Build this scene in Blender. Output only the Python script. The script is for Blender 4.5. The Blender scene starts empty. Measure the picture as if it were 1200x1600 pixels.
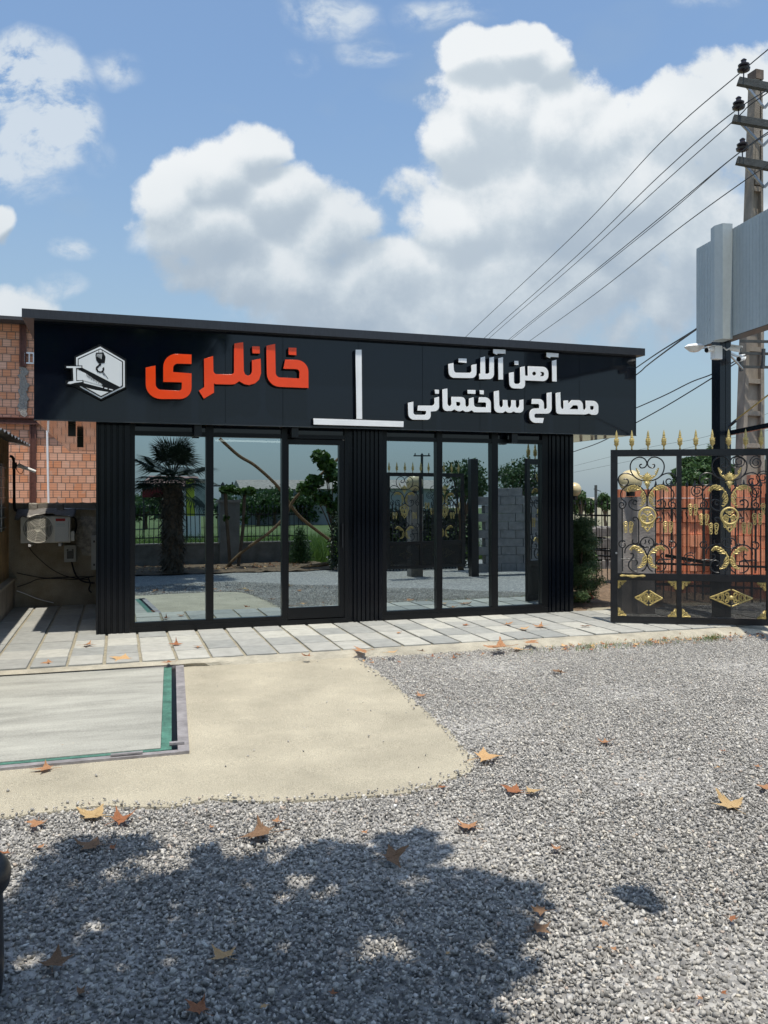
import bpy, bmesh, math, random
import numpy as np
from mathutils import Vector, Matrix
random.seed(7); RNG = np.random.default_rng(7)
S = bpy.context.scene; COL = S.collection; R = math.radians
# ------------------------------------------------------------------ camera, sky, sun, exposure
EYE = 1.6; YAW = 17.9; F = 1285.0; HORIZON = 775.0
cam_d = bpy.data.cameras.new('camera'); cam = bpy.data.objects.new('camera', cam_d); COL.objects.link(cam); S.camera = cam
cam.location = (0, 0, EYE); cam.rotation_euler = (R(90), 0, -R(YAW))
cam_d.sensor_fit = 'VERTICAL'; cam_d.sensor_height = 36; cam_d.lens = F/1600*36; cam_d.shift_y = -(800-HORIZON)/1600
cam_d.clip_start = .05; cam_d.clip_end = 5000
S.view_settings.view_transform = 'Standard'; S.view_settings.look = 'None'; S.view_settings.gamma = 1
S.view_settings.use_curve_mapping = False; S.view_settings.exposure = 0.12
SUN_EL = 77.5; SUN_AZ = 182.0       # compass degrees, clockwise from +Y: the sun is behind the camera
sd = bpy.data.lights.new('sun', 'SUN'); sun = bpy.data.objects.new('sun', sd); COL.objects.link(sun)
sd.energy = 4.4; sd.angle = R(.5); sd.color = (1, .94, .83)
_d = Vector((math.sin(R(SUN_AZ))*math.cos(R(SUN_EL)), math.cos(R(SUN_AZ))*math.cos(R(SUN_EL)), math.sin(R(SUN_EL))))
sun.rotation_euler = _d.to_track_quat('Z', 'Y').to_euler(); sun.location = _d*30
cy, sy = math.cos(R(YAW)), math.sin(R(YAW))
VIEW = Vector((sy, cy, 0)); RIGHT = Vector((cy, -sy, 0))

world = bpy.data.worlds.new('World'); S.world = world; world.use_nodes = True
def build_sky():
    nt = world.node_tree; N = nt.nodes; L = nt.links; N.clear()
    def n(t, **k):
        o = N.new(t)
        for a, b in k.items(): setattr(o, a, b)
        return o
    def put(o, i, v):
        if isinstance(v, bpy.types.NodeSocket): L.new(v, o.inputs[i])
        else: o.inputs[i].default_value = v
    def M(op, a, b=0.0, c=None, clamp=False):
        o = n('ShaderNodeMath', operation=op, use_clamp=clamp); put(o, 0, a); put(o, 1, b)
        if c is not None: put(o, 2, c)
        return o.outputs[0]
    def V(op, a, b=None, out=0):
        o = n('ShaderNodeVectorMath', operation=op); put(o, 0, a)
        if b is not None: put(o, 1, b)
        return o.outputs[out]
    tc = n('ShaderNodeTexCoord').outputs['Generated']
    sky = n('ShaderNodeTexSky', sky_type='NISHITA', sun_disc=False, sun_elevation=R(SUN_EL), sun_rotation=R(SUN_AZ))
    sky.air_density = 1.35; sky.dust_density = 2.2; sky.ozone_density = 1.6; sky.altitude = 50
    D = V('NORMALIZE', tc)
    f = V('DOT_PRODUCT', D, tuple(VIEW), 1); r = V('DOT_PRODUCT', D, tuple(RIGHT), 1)
    sep = n('ShaderNodeSeparateXYZ'); put(sep, 0, D); z = sep.outputs[2]
    fs = M('MAXIMUM', f, .08)
    comb = n('ShaderNodeCombineXYZ'); put(comb, 0, M('DIVIDE', r, fs)); put(comb, 1, M('DIVIDE', z, fs))
    P = comb.outputs[0]
    nz = n('ShaderNodeTexNoise', noise_dimensions='2D'); put(nz, 'Vector', P); put(nz, 'Scale', 5.0); put(nz, 'Detail', 4.0)
    warp = V('SCALE', V('SUBTRACT', nz.outputs['Color'], (.5, .5, .5))); N[-1].inputs['Scale'].default_value = .07
    P2 = V('ADD', P, warp)
    # (azimuth/elevation tangents of the clouds, half widths, weight)
    blobs = [(272,305,62,60,1),(335,268,70,56,1),(385,235,60,42,1),(430,310,95,62,1),(500,368,95,68,1),(330,360,110,70,.95),
      (585,435,92,72,1),(440,420,170,75,.9),(550,470,170,85,.9),(650,480,80,80,.85),
      (735,95,55,50,1),(800,70,60,40,1),(845,105,45,50,.95),(700,215,50,50,1),(770,170,110,85,1),(860,190,90,80,1),
      (930,225,100,70,.95),(1000,290,160,100,1),(860,310,220,110,1),(690,350,75,60,.95),(1080,200,110,80,.95),(1150,140,80,55,.95),
      (1200,200,90,110,.9),(1080,400,260,140,.85),(800,450,230,110,.85),(1090,330,120,90,.8),
      (5,345,30,26,.8),(20,500,70,45,.85)]
    def fbm(vec, sc, det, ro=.6, dim='2D'):
        o = n('ShaderNodeTexNoise', noise_dimensions=dim); put(o, 'Vector', vec); put(o, 'Scale', sc); put(o, 'Detail', det); put(o, 'Roughness', ro)
        return o.outputs['Fac']
    def puff(vec, sc):
        o = n('ShaderNodeTexVoronoi', feature='SMOOTH_F1', voronoi_dimensions='2D'); put(o, 'Vector', vec); put(o, 'Scale', sc); put(o, 'Smoothness', .35); return o.outputs['Distance']
    def density(Pw, P0):
        acc = None
        for (px, py, rx, ry, w) in blobs:
            a = ((px-600)/F, (HORIZON-py)/F, 0); q = V('MULTIPLY', V('SUBTRACT', Pw, a), (F/rx/1.1, F/ry/1.1, 0))
            e = M('MULTIPLY', M('SUBTRACT', 1.0, V('DOT_PRODUCT', q, q, 1)), w)
            acc = e if acc is None else M('SMOOTH_MAX', acc, e, .18)
        pf = M('ADD', M('MULTIPLY', puff(Pw, 14.0), -.72), M('MULTIPLY', puff(Pw, 34.0), -.42))
        pf = M('ADD', pf, M('MULTIPLY', fbm(P0, 30.0, 7.0, .66), .85))
        soft = M('ADD', M('ADD', M('MULTIPLY', acc, .95), M('MULTIPLY', puff(Pw, 7.5), -.42)), M('MULTIPLY', fbm(P0, 13.0, 8.0, .62), .68))
        soft = M('ADD', soft, M('MULTIPLY', puff(Pw, 14.0), -.26))
        return M('ADD', M('ADD', M('MULTIPLY', M('MINIMUM', acc, 1.0), 1.15), pf), .22), soft
    dens, sA = density(P2, P)
    sh = (-.010, .026, 0); _, sB = density(V('ADD', P2, sh), V('ADD', P, sh))
    front = n('ShaderNodeMapRange'); put(front, 0, f); put(front, 1, .1); put(front, 2, .35)
    # crisp edges high up, edges melting into haze near the horizon
    wid = n('ShaderNodeMapRange'); put(wid, 0, z); put(wid, 1, .12); put(wid, 2, .45); put(wid, 3, .85); put(wid, 4, .50)
    mask = n('ShaderNodeMapRange', interpolation_type='SMOOTHSTEP'); put(mask, 0, dens); put(mask, 1, .0); put(mask, 2, wid.outputs[0])
    m = M('MULTIPLY', mask.outputs[0], front.outputs[0])
    # thin haze over the lower sky and the whole back of the dome
    g = fbm(V('MULTIPLY', D, (1, 1, 2.2)), 2.6, 4.0, .55, '3D')
    thin = n('ShaderNodeMapRange', interpolation_type='SMOOTHSTEP'); put(thin, 0, g); put(thin, 1, .42); put(thin, 2, .75); put(thin, 4, .55)
    low = n('ShaderNodeMapRange', interpolation_type='SMOOTHSTEP'); put(low, 0, z); put(low, 1, .48); put(low, 2, .02); put(low, 3, .12); put(low, 4, .62)
    m2 = M('MAXIMUM', M('MULTIPLY', thin.outputs[0], .75), low.outputs[0])
    # lit tops, greyer undersides
    rr = n('ShaderNodeMapRange', interpolation_type='SMOOTHERSTEP'); put(rr, 0, M('SUBTRACT', sA, sB)); put(rr, 1, -.42); put(rr, 2, .58); put(rr, 3, -.10); put(rr, 4, .22); rel = rr.outputs[0]
    nb = fbm(P, 3.0, 3.0); nbb = M('MULTIPLY', M('SUBTRACT', nb, .5), -.30)
    core = n('ShaderNodeMapRange'); put(core, 0, z); put(core, 1, .15); put(core, 2, .5); put(core, 3, -.08); put(core, 4, .03)
    lum = M('ADD', M('ADD', .705, rel), M('ADD', core.outputs[0], nbb)); lum = M('MINIMUM', M('MAXIMUM', lum, .50), .96)
    cr = n('ShaderNodeValToRGB'); put(cr, 0, lum)
    e = cr.color_ramp.elements; e[0].position = .5; e[0].color = (.36, .44, .53, 1); e[1].position = .96; e[1].color = (.80, .83, .85, 1)
    x = cr.color_ramp.elements.new(.74); x.color = (.55, .62, .68, 1)
    skyc = n('ShaderNodeVectorMath', operation='MULTIPLY'); L.new(sky.outputs[0], skyc.inputs[0]); skyc.inputs[1].default_value = (.114, .134, .152)
    hz = n('ShaderNodeMix', data_type='RGBA'); put(hz, 0, m2); L.new(skyc.outputs[0], hz.inputs[6]); hz.inputs[7].default_value = (.36, .455, .53, 1)
    wsp = None
    for (px, py, rx, ry, w) in [(20,125,120,80,2.2),(70,200,95,80,1.9),(15,240,90,60,1.5),(520,20,90,45,1),(590,70,60,30,.8),(690,10,90,30,.9),(165,110,50,32,.9),(150,240,40,30,.5),(118,398,44,24,1),(100,455,60,26,.8),(240,380,50,28,.7),(480,90,40,22,.6),(460,495,160,30,.7),(60,290,70,40,.6),(1100,5,80,20,.6),(700,395,60,60,.5)]:
        a = ((px-600)/F, (HORIZON-py)/F, 0); q = V('MULTIPLY', V('SUBTRACT', P2, a), (F/rx, F/ry, 0)); e = M('MULTIPLY', M('MAXIMUM', M('SUBTRACT', 1.0, V('DOT_PRODUCT', q, q, 1)), 0.0), w); wsp = e if wsp is None else M('MAXIMUM', wsp, e)
    wn = fbm(V('MULTIPLY', P2, (1.0, 1.5, 1)), 16.0, 7.0, .62); wm = n('ShaderNodeMapRange', interpolation_type='SMOOTHSTEP'); put(wm, 0, M('MULTIPLY', M('SUBTRACT', wn, .30), wsp)); put(wm, 1, .0); put(wm, 2, .34); put(wm, 4, .88)
    hz2 = n('ShaderNodeMix', data_type='RGBA'); put(hz2, 0, M('MULTIPLY', wm.outputs[0], front.outputs[0])); L.new(hz.outputs[2], hz2.inputs[6]); hz2.inputs[7].default_value = (.62, .69, .76, 1); hz = hz2
    mx = n('ShaderNodeMix', data_type='RGBA'); put(mx, 0, m); L.new(hz.outputs[2], mx.inputs[6]); L.new(cr.outputs[0], mx.inputs[7])
    bg = n('ShaderNodeBackground'); L.new(mx.outputs[2], bg.inputs[0]); bg.inputs[1].default_value = 1.0
    out = n('ShaderNodeOutputWorld'); L.new(bg.outputs[0], out.inputs[0])
build_sky()

# ------------------------------------------------------------------ unprojection of what was measured in the photograph
def ray(px, py): return VIEW + RIGHT*((px-600)/F) + Vector((0, 0, (HORIZON-py)/F))
def onz(px, py, z=0.0):
    d = ray(px, py); t = (z-EYE)/d.z; return Vector((d.x*t, d.y*t, z))
def ony(px, py, Y):
    d = ray(px, py); t = Y/d.y; return Vector((d.x*t, Y, EYE+d.z*t))
def onx(px, py, X):
    d = ray(px, py); t = X/d.x; return Vector((X, d.y*t, EYE+d.z*t))
def att(px, py, t):
    d = ray(px, py); return Vector((d.x*t, d.y*t, EYE+d.z*t))
def gz(y):            # the yard falls gently away from the paving
    if y > 8.1: return -.08
    return max(-.08-.02*(8.1-y), -.42)
def ong(px, py, lift=0.0):
    d = ray(px, py); t = (EYE+.08+.162-lift)/(.02*d.y-d.z); return Vector((d.x*t, d.y*t, EYE+d.z*t))

# ------------------------------------------------------------------ materials
def mat(name, col, rough=.6, metal=0.0, var=0.0, vs=6.0, bump=0.0, bs=60.0, spec=.5, attr=None, col2=None, stretch=None, coat=0.0, trans=0.0, detail=6.0, speck=0.0, ss=260.0):
    m = bpy.data.materials.new(name); m.use_nodes = True; nt = m.node_tree; N = nt.nodes; L = nt.links
    b = N['Principled BSDF']; b.inputs['Roughness'].default_value = rough; b.inputs['Metallic'].default_value = metal
    b.inputs['Specular IOR Level'].default_value = spec; b.inputs['Base Color'].default_value = (*col, 1)
    b.inputs['Coat Weight'].default_value = coat
    tc = N.new('ShaderNodeTexCoord'); vec = tc.outputs['Object']
    if stretch:
        mp = N.new('ShaderNodeMapping'); L.new(vec, mp.inputs[0]); mp.inputs['Scale'].default_value = stretch; vec = mp.outputs[0]
    base = None
    if attr:
        at = N.new('ShaderNodeAttribute'); at.attribute_name = attr; cr = N.new('ShaderNodeValToRGB'); L.new(at.outputs['Fac'], cr.inputs[0])
        els = cr.color_ramp.elements; st = col2; els[0].position = st[0][0]; els[0].color = (*st[0][1], 1); els[1].position = st[-1][0]; els[1].color = (*st[-1][1], 1)
        for p, c in st[1:-1]:
            e = els.new(p); e.color = (*c, 1)
        base = cr.outputs[0]
    if var:
        nz = N.new('ShaderNodeTexNoise'); nz.inputs['Scale'].default_value = vs; nz.inputs['Detail'].default_value = detail; nz.inputs['Roughness'].default_value = .6; L.new(vec, nz.inputs['Vector'])
        mr = N.new('ShaderNodeMapRange'); L.new(nz.outputs['Fac'], mr.inputs[0]); mr.inputs[1].default_value = .3; mr.inputs[2].default_value = .7
        mx = N.new('ShaderNodeMix'); mx.data_type = 'RGBA'
        if base is not None:
            mr.inputs[3].default_value = 1-var; mr.inputs[4].default_value = 1+var
            mx.blend_type = 'MULTIPLY'; mx.inputs[0].default_value = 1; L.new(base, mx.inputs[6]); L.new(mr.outputs[0], mx.inputs[7])
        else:
            L.new(mr.outputs[0], mx.inputs[0])
            c2 = col2 if col2 is not None else tuple(min(1, c*(1+var)) for c in col); c1 = col if col2 is not None else tuple(c*(1-var) for c in col)
            mx.inputs[6].default_value = (*c1, 1); mx.inputs[7].default_value = (*c2, 1)
        base = mx.outputs[2]
    if speck:
        nz = N.new('ShaderNodeTexNoise'); nz.inputs['Scale'].default_value = ss; nz.inputs['Detail'].default_value = 3; nz.inputs['Roughness'].default_value = .7; L.new(tc.outputs['Object'], nz.inputs['Vector'])
        mr = N.new('ShaderNodeMapRange'); L.new(nz.outputs['Fac'], mr.inputs[0]); mr.inputs[1].default_value = .32; mr.inputs[2].default_value = .62; mr.inputs[3].default_value = 1-speck; mr.inputs[4].default_value = 1+speck*.45
        mx = N.new('ShaderNodeMix'); mx.data_type = 'RGBA'; mx.blend_type = 'MULTIPLY'; mx.inputs[0].default_value = 1; mx.inputs[6].default_value = (*col, 1)
        if base is not None: L.new(base, mx.inputs[6])
        L.new(mr.outputs[0], mx.inputs[7]); base = mx.outputs[2]
    if base is not None: L.new(base, b.inputs['Base Color'])
    if bump:
        nz = N.new('ShaderNodeTexNoise'); nz.inputs['Scale'].default_value = bs; nz.inputs['Detail'].default_value = 6; L.new(vec, nz.inputs['Vector'])
        bp = N.new('ShaderNodeBump'); bp.inputs['Strength'].default_value = bump; bp.inputs['Distance'].default_value = .02; L.new(nz.outputs['Fac'], bp.inputs['Height']); L.new(bp.outputs[0], b.inputs['Normal'])
    if trans:
        t = N.new('ShaderNodeBsdfTranslucent'); s = N.new('ShaderNodeMixShader'); s.inputs[0].default_value = trans
        if base is not None: L.new(base, t.inputs[0])
        else: t.inputs[0].default_value = (*col, 1)
        L.new(b.outputs[0], s.inputs[1]); L.new(t.outputs[0], s.inputs[2]); L.new(s.outputs[0], N['Material Output'].inputs[0])
    return m

# ------------------------------------------------------------------ mesh helpers
class MB:
    def __init__(s): s.v = []; s.f = []; s.mi = []
    def add(s, vs, fs, mi=0):
        o = len(s.v); s.v += [tuple(v) for v in vs]; s.f += [tuple(i+o for i in f) for f in fs]; s.mi += [mi]*len(fs); return s
    def box(s, x0, y0, z0, x1, y1, z1, mi=0):
        vs = [(x0,y0,z0),(x1,y0,z0),(x1,y1,z0),(x0,y1,z0),(x0,y0,z1),(x1,y0,z1),(x1,y1,z1),(x0,y1,z1)]
        return s.add(vs, [(0,3,2,1),(4,5,6,7),(0,1,5,4),(1,2,6,5),(2,3,7,6),(3,0,4,7)], mi)
    def bbox(s, x0, y0, z0, x1, y1, z1, b=.006, mi=0):     # box with bevelled top edges
        vs = [(x0,y0,z0),(x1,y0,z0),(x1,y1,z0),(x0,y1,z0),(x0,y0,z1-b),(x1,y0,z1-b),(x1,y1,z1-b),(x0,y1,z1-b),(x0+b,y0+b,z1),(x1-b,y0+b,z1),(x1-b,y1-b,z1),(x0+b,y1-b,z1)]
        return s.add(vs, [(0,3,2,1),(8,9,10,11),(0,1,5,4),(1,2,6,5),(2,3,7,6),(3,0,4,7),(4,5,9,8),(5,6,10,9),(6,7,11,10),(7,4,8,11)], mi)
    def obox(s, p0, p1, w, h, up=(0,0,1), mi=0):            # bar from p0 to p1, width w, height h
        p0 = Vector(p0); p1 = Vector(p1); d = (p1-p0).normalized(); u = Vector(up)
        if abs(d.dot(u)) > .98: u = Vector((0,1,0))
        sd_ = d.cross(u).normalized(); u = sd_.cross(d).normalized()
        vs = [p+sd_*a*w/2+u*b*h/2 for p in (p0, p1) for a, b in ((-1,-1),(1,-1),(1,1),(-1,1))]
        return s.add(vs, [(0,1,2,3),(7,6,5,4),(0,4,5,1),(1,5,6,2),(2,6,7,3),(3,7,4,0)], mi)
    def tube(s, pts, r, n=6, mi=0, cap=True):
        pts = [Vector(p) for p in pts]; m = len(pts); rs = r if isinstance(r, (list, tuple)) else [r]*m
        t0 = (pts[1]-pts[0]).normalized(); a = Vector((0,0,1)) if abs(t0.z) < .9 else Vector((1,0,0)); u = t0.cross(a).normalized(); vs = []
        for i, p in enumerate(pts):
            t = (pts[min(i+1, m-1)]-pts[max(i-1, 0)]); t = t.normalized() if t.length > 1e-9 else t0
            u = (u-t*u.dot(t)); u = u.normalized() if u.length > 1e-6 else t.orthogonal().normalized(); w = t.cross(u)
            for k in range(n):
                an = 2*math.pi*k/n; vs.append(p+(u*math.cos(an)+w*math.sin(an))*rs[i])
        fs = [(i*n+k, i*n+(k+1) % n, (i+1)*n+(k+1) % n, (i+1)*n+k) for i in range(m-1) for k in range(n)]
        if cap: fs += [tuple(range(n-1, -1, -1)), tuple((m-1)*n+k for k in range(n))]
        return s.add(vs, fs, mi)
    def lathe(s, prof, c, n=12, axis='z', mi=0):           # prof = [(r, h)]
        vs = []
        for r_, h in prof:
            for k in range(n):
                a = 2*math.pi*k/n; x, y = r_*math.cos(a), r_*math.sin(a)
                vs.append((c[0]+x, c[1]+y, c[2]+h) if axis == 'z' else ((c[0]+x, c[1]+h, c[2]+y) if axis == 'y' else (c[0]+h, c[1]+x, c[2]+y)))
        m = len(prof); fs = [(i*n+k, i*n+(k+1) % n, (i+1)*n+(k+1) % n, (i+1)*n+k) for i in range(m-1) for k in range(n)]
        fs += [tuple(range(n-1, -1, -1)), tuple((m-1)*n+k for k in range(n))]
        return s.add(vs, fs, mi)
    def prism(s, poly, fn, d0, d1, mi=0):                   # 2-D polygon through fn(x, y, depth)
        n = len(poly); vs = [fn(x, y, d0) for x, y in poly]+[fn(x, y, d1) for x, y in poly]
        fs = [tuple(range(n)), tuple(range(2*n-1, n-1, -1))]+[(i, (i+1) % n+0, (i+1) % n+n, i+n) for i in range(n)]
        return s.add(vs, fs, mi)
    def xf(s, M4): s.v = [tuple(M4 @ Vector(v)) for v in s.v]; return s
    def build(s, name, m, parent=None, smooth=False, bevel=0, fix=True):
        me = bpy.data.meshes.new(name); me.from_pydata(s.v, [], s.f)
        for x in (m if isinstance(m, (list, tuple)) else [m]): me.materials.append(x)
        if any(s.mi): me.polygons.foreach_set('material_index', s.mi)
        if fix:
            bm = bmesh.new(); bm.from_mesh(me); bmesh.ops.recalc_face_normals(bm, faces=bm.faces[:]); bm.to_mesh(me); bm.free()
        if smooth:
            me.polygons.foreach_set('use_smooth', [True]*len(me.polygons))
            try: me.set_sharp_from_angle(angle=R(40))
            except Exception: pass
        o = bpy.data.objects.new(name, me); COL.objects.link(o)
        if parent is not None: o.parent = parent; o.matrix_parent_inverse = Matrix.Translation(-parent.location) if parent.parent is None and parent.type == 'EMPTY' else Matrix()
        if bevel:
            b = o.modifiers.new('bevel', 'BEVEL'); b.width = bevel; b.segments = 2; b.limit_method = 'ANGLE'; b.angle_limit = R(40)
        return o
def tag(o, label=None, cat=None, group=None, kind=None):
    if label: o['label'] = label
    if cat: o['category'] = cat
    if group: o['group'] = group
    if kind: o['kind'] = kind
    return o
def thing(name, loc, label, cat, group=None):
    o = bpy.data.objects.new(name, None); COL.objects.link(o); o.location = loc; o.empty_display_size = .2
    return tag(o, label, cat, group)
def copy_tree(o, parent=None):
    c = o.copy(); COL.objects.link(c)
    if parent is not None: c.parent = parent
    for ch in [x for x in list(COL.objects) if x.parent == o]: copy_tree(ch, c)
    return c
def np_mesh(name, V_, F_, m, parent=None, attr=None, smooth=False):
    me = bpy.data.meshes.new(name); nv = len(V_); k = F_.shape[1]; nf = len(F_)
    me.vertices.add(nv); me.vertices.foreach_set('co', V_.astype(np.float32).ravel())
    me.loops.add(nf*k); me.loops.foreach_set('vertex_index', F_.astype(np.int32).ravel())
    me.polygons.add(nf); me.polygons.foreach_set('loop_start', (np.arange(nf)*k).astype(np.int32))
    me.update(calc_edges=True)
    if attr is not None:
        a = me.attributes.new('tone', 'FLOAT', 'FACE'); a.data.foreach_set('value', attr.astype(np.float32))
    me.materials.append(m)
    if smooth: me.polygons.foreach_set('use_smooth', [True]*nf)
    o = bpy.data.objects.new(name, me); COL.objects.link(o)
    if parent is not None: o.parent = parent; o.matrix_parent_inverse = Matrix.Translation(-parent.location)
    return o
def crom(pts, n=5):
    P = [Vector(p) for p in pts]; P = [P[0]*2-P[1]]+P+[P[-1]*2-P[-2]]; out = []
    for i in range(1, len(P)-2):
        for k in range(n):
            t = k/n; a, b, c, d = P[i-1:i+3]
            out.append(.5*((2*b)+(c-a)*t+(2*a-5*b+4*c-d)*t*t+(-a+3*b-3*c+d)*t**3))
    out.append(P[-2]); return out
def fillet(poly, n=6):
    out = []; m = len(poly)
    for i, p in enumerate(poly):
        if len(p) < 3 or p[2] <= 0: out.append((p[0], p[1])); continue
        a = Vector(poly[i-1][:2]); b = Vector(p[:2]); c = Vector(poly[(i+1) % m][:2]); u = a-b; w = c-b
        r = min(p[2], u.length*.5, w.length*.5); p0 = b+u.normalized()*r; p1 = b+w.normalized()*r
        for k in range(n+1):
            t = k/n; # circular-ish conic
            wq = .72; d = (1-t)**2+2*wq*t*(1-t)+t*t; q = (p0*(1-t)**2+b*2*wq*t*(1-t)+p1*t*t)/d; out.append((q.x, q.y))
    return out
def curve_solid(name, loops, place, depth, m, parent, bevel=.003):
    """filled outline with holes, extruded: loops in 2-D metres, place = 4x4 matrix"""
    cu = bpy.data.curves.new(name, 'CURVE'); cu.dimensions = '2D'; cu.fill_mode = 'BOTH'; cu.extrude = depth/2-bevel; cu.bevel_depth = bevel; cu.bevel_resolution = 1; cu.offset = -bevel
    for lp in loops:
        sp = cu.splines.new('POLY'); sp.points.add(len(lp)-1); sp.use_cyclic_u = True
        for i, (x, y) in enumerate(lp): sp.points[i].co = (x, y, 0, 1)
    tmp = bpy.data.objects.new(name+'_tmp', cu); COL.objects.link(tmp)
    dg = bpy.context.evaluated_depsgraph_get(); me = bpy.data.meshes.new_from_object(tmp.evaluated_get(dg)); bpy.data.objects.remove(tmp); bpy.data.curves.remove(cu)
    me.transform(place); me.materials.clear(); me.materials.append(m); me.name = name
    o = bpy.data.objects.new(name, me); COL.objects.link(o)
    if parent is not None: o.parent = parent; o.matrix_parent_inverse = Matrix.Translation(-parent.location) if parent.parent is None and parent.type == 'EMPTY' else Matrix()
    return o
def leaf_cloud(cs, n, size, flat=.0, aspect=.6, seed=1, shell=.55):
    """cs = [(x,y,z,rx,ry,rz)]; n leaves of 2 folded triangles; returns V, F, tone"""
    g = np.random.default_rng(seed); cs = np.array(cs, float); vol = cs[:,3]*cs[:,4]*cs[:,5]; idx = g.choice(len(cs), n, p=vol**.8/np.sum(vol**.8))
    d = g.normal(size=(n,3)); d /= np.linalg.norm(d, axis=1)[:,None]; rad = g.random(n)**shell
    c = cs[idx,:3]+d*rad[:,None]*cs[idx,3:]
    a = g.normal(size=(n,3)); a[:,2] *= (1-flat); a /= np.linalg.norm(a, axis=1)[:,None]
    b = g.normal(size=(n,3)); b -= a*np.sum(a*b, axis=1)[:,None]; b /= np.linalg.norm(b, axis=1)[:,None]
    cr = np.cross(a, b); s = size*(.6+.8*g.random(n))[:,None]
    V_ = np.stack([c-a*s/2, c+b*s*aspect/2+cr*s*.12, c+a*s/2, c-b*s*aspect/2+cr*s*.12], 1).reshape(-1,3)
    base = np.arange(n)*4; F_ = np.concatenate([np.stack([base,base+1,base+2],1), np.stack([base,base+2,base+3],1)])
    tone = np.clip(g.normal(.5,.2,n), 0, 1); return V_, F_, np.concatenate([tone, tone])
# ------------------------------------------------------------------ shared materials
M_ = {}
M_['panel'] = mat('black_composite_panel', (.0035,.006,.012), .07, bump=.012, bs=3, spec=.5)
M_['soffit'] = mat('dark_gloss_soffit', (.05,.028,.02), .06, spec=1.0)
M_['metal'] = mat('black_painted_metal', (.008,.009,.011), .32, var=.4, vs=20, bump=.03, bs=200)
M_['frame'] = mat('black_window_frame', (.0035,.0045,.006), .3, spec=.3)
M_['flute'] = mat('black_fluted_cladding', (.0025,.004,.007), .2, spec=.3)
M_['cap'] = mat('charcoal_roof_edge', (.025,.028,.035), .45, var=.35, vs=30, stretch=(6,1,.4))
M_['white'] = mat('white_acrylic', (.88,.88,.87), .35, var=.04)
M_['logo'] = mat('pale_grey_acrylic', (.74,.76,.75), .3)
M_['orange'] = mat('orange_acrylic', (.86,.062,.006), .18, var=.05)
M_['black'] = mat('black_return', (.004,.004,.005), .3)
M_['inside'] = mat('dim_interior_paint', (.06,.06,.06), .8)
M_['steel'] = mat('galvanised_steel', (.45,.46,.47), .4, .8, var=.15, vs=30)
M_['conc'] = mat('weathered_concrete', (.27,.25,.22), .9, var=.35, vs=4, bump=.5, bs=45)
M_['concdark'] = mat('stained_concrete_wall', (.25,.21,.15), .95, var=.45, vs=2.5, bump=.6, bs=30, col2=(.48,.42,.32), speck=.2, ss=80)
M_['apron'] = mat('cast_concrete_apron', (.50,.45,.34), .95, var=.17, vs=1.9, bump=.9, bs=120, speck=.42, ss=170)
M_['gold'] = mat('gold_paint', (.56,.43,.16), .42, .3, var=.3, vs=25, speck=.3, ss=90)
M_['iron'] = mat('wrought_iron_paint', (.010,.011,.012), .4)
M_['soil'] = mat('dry_soil', (.16,.11,.07), 1, var=.4, vs=12, bump=1, bs=40)
M_['bark'] = mat('bark', (.12,.08,.05), .9, var=.4, vs=12, bump=1, bs=30, stretch=(1,1,.25))
M_['plastic'] = mat('black_plastic', (.012,.013,.015), .38, bump=.1, bs=300)
M_['wire'] = mat('wire_insulation', (.02,.02,.025), .6)
def leafmat(name, dark, light, tr=.3):
    return mat(name, light, .5, attr='tone', col2=[(0, dark), (.5, tuple((a+b)/2 for a, b in zip(dark, light))), (1, light)], trans=tr)
M_['leafA'] = leafmat('plane_tree_leaf', (.03,.07,.015), (.10,.19,.03))
M_['leafB'] = leafmat('shrub_leaf', (.02,.05,.015), (.07,.15,.03))
M_['leafC'] = leafmat('cedar_needle', (.04,.08,.03), (.16,.25,.10), .25)
M_['grass'] = leafmat('grass_blade', (.05,.10,.02), (.22,.34,.06))

def gravel_mat():
    m = bpy.data.materials.new('crushed_stone'); m.use_nodes = True; nt = m.node_tree; N = nt.nodes; L = nt.links; b = N['Principled BSDF']; b.inputs['Roughness'].default_value = .75
    at = N.new('ShaderNodeAttribute'); at.attribute_name = 'tone'; cr = N.new('ShaderNodeValToRGB'); cr.color_ramp.interpolation = 'LINEAR'; L.new(at.outputs['Fac'], cr.inputs[0]); els = cr.color_ramp.elements
    st = [(0,(.16,.153,.14)),(.3,(.345,.328,.30)),(.6,(.50,.475,.435)),(.8,(.62,.585,.52)),(.88,(.60,.55,.46)),(.93,(.42,.33,.27)),(1,(.75,.74,.71))]
    els[0].position = 0; els[0].color = (*st[0][1],1); els[1].position = 1; els[1].color = (*st[-1][1],1)
    for p, c in st[1:-1]: els.new(p).color = (*c,1)
    tc = N.new('ShaderNodeTexCoord'); nz = N.new('ShaderNodeTexNoise'); nz.inputs['Scale'].default_value = 120; nz.inputs['Detail'].default_value = 4; L.new(tc.outputs['Object'], nz.inputs['Vector'])
    mr = N.new('ShaderNodeMapRange'); L.new(nz.outputs['Fac'], mr.inputs[0]); mr.inputs[1].default_value = .3; mr.inputs[2].default_value = .7; mr.inputs[3].default_value = .72; mr.inputs[4].default_value = 1.22
    mx = N.new('ShaderNodeMix'); mx.data_type = 'RGBA'; mx.blend_type = 'MULTIPLY'; mx.inputs[0].default_value = 1; L.new(cr.outputs[0], mx.inputs[6]); L.new(mr.outputs[0], mx.inputs[7]); L.new(mx.outputs[2], b.inputs['Base Color'])
    return m
M_['gravel'] = gravel_mat()
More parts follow.
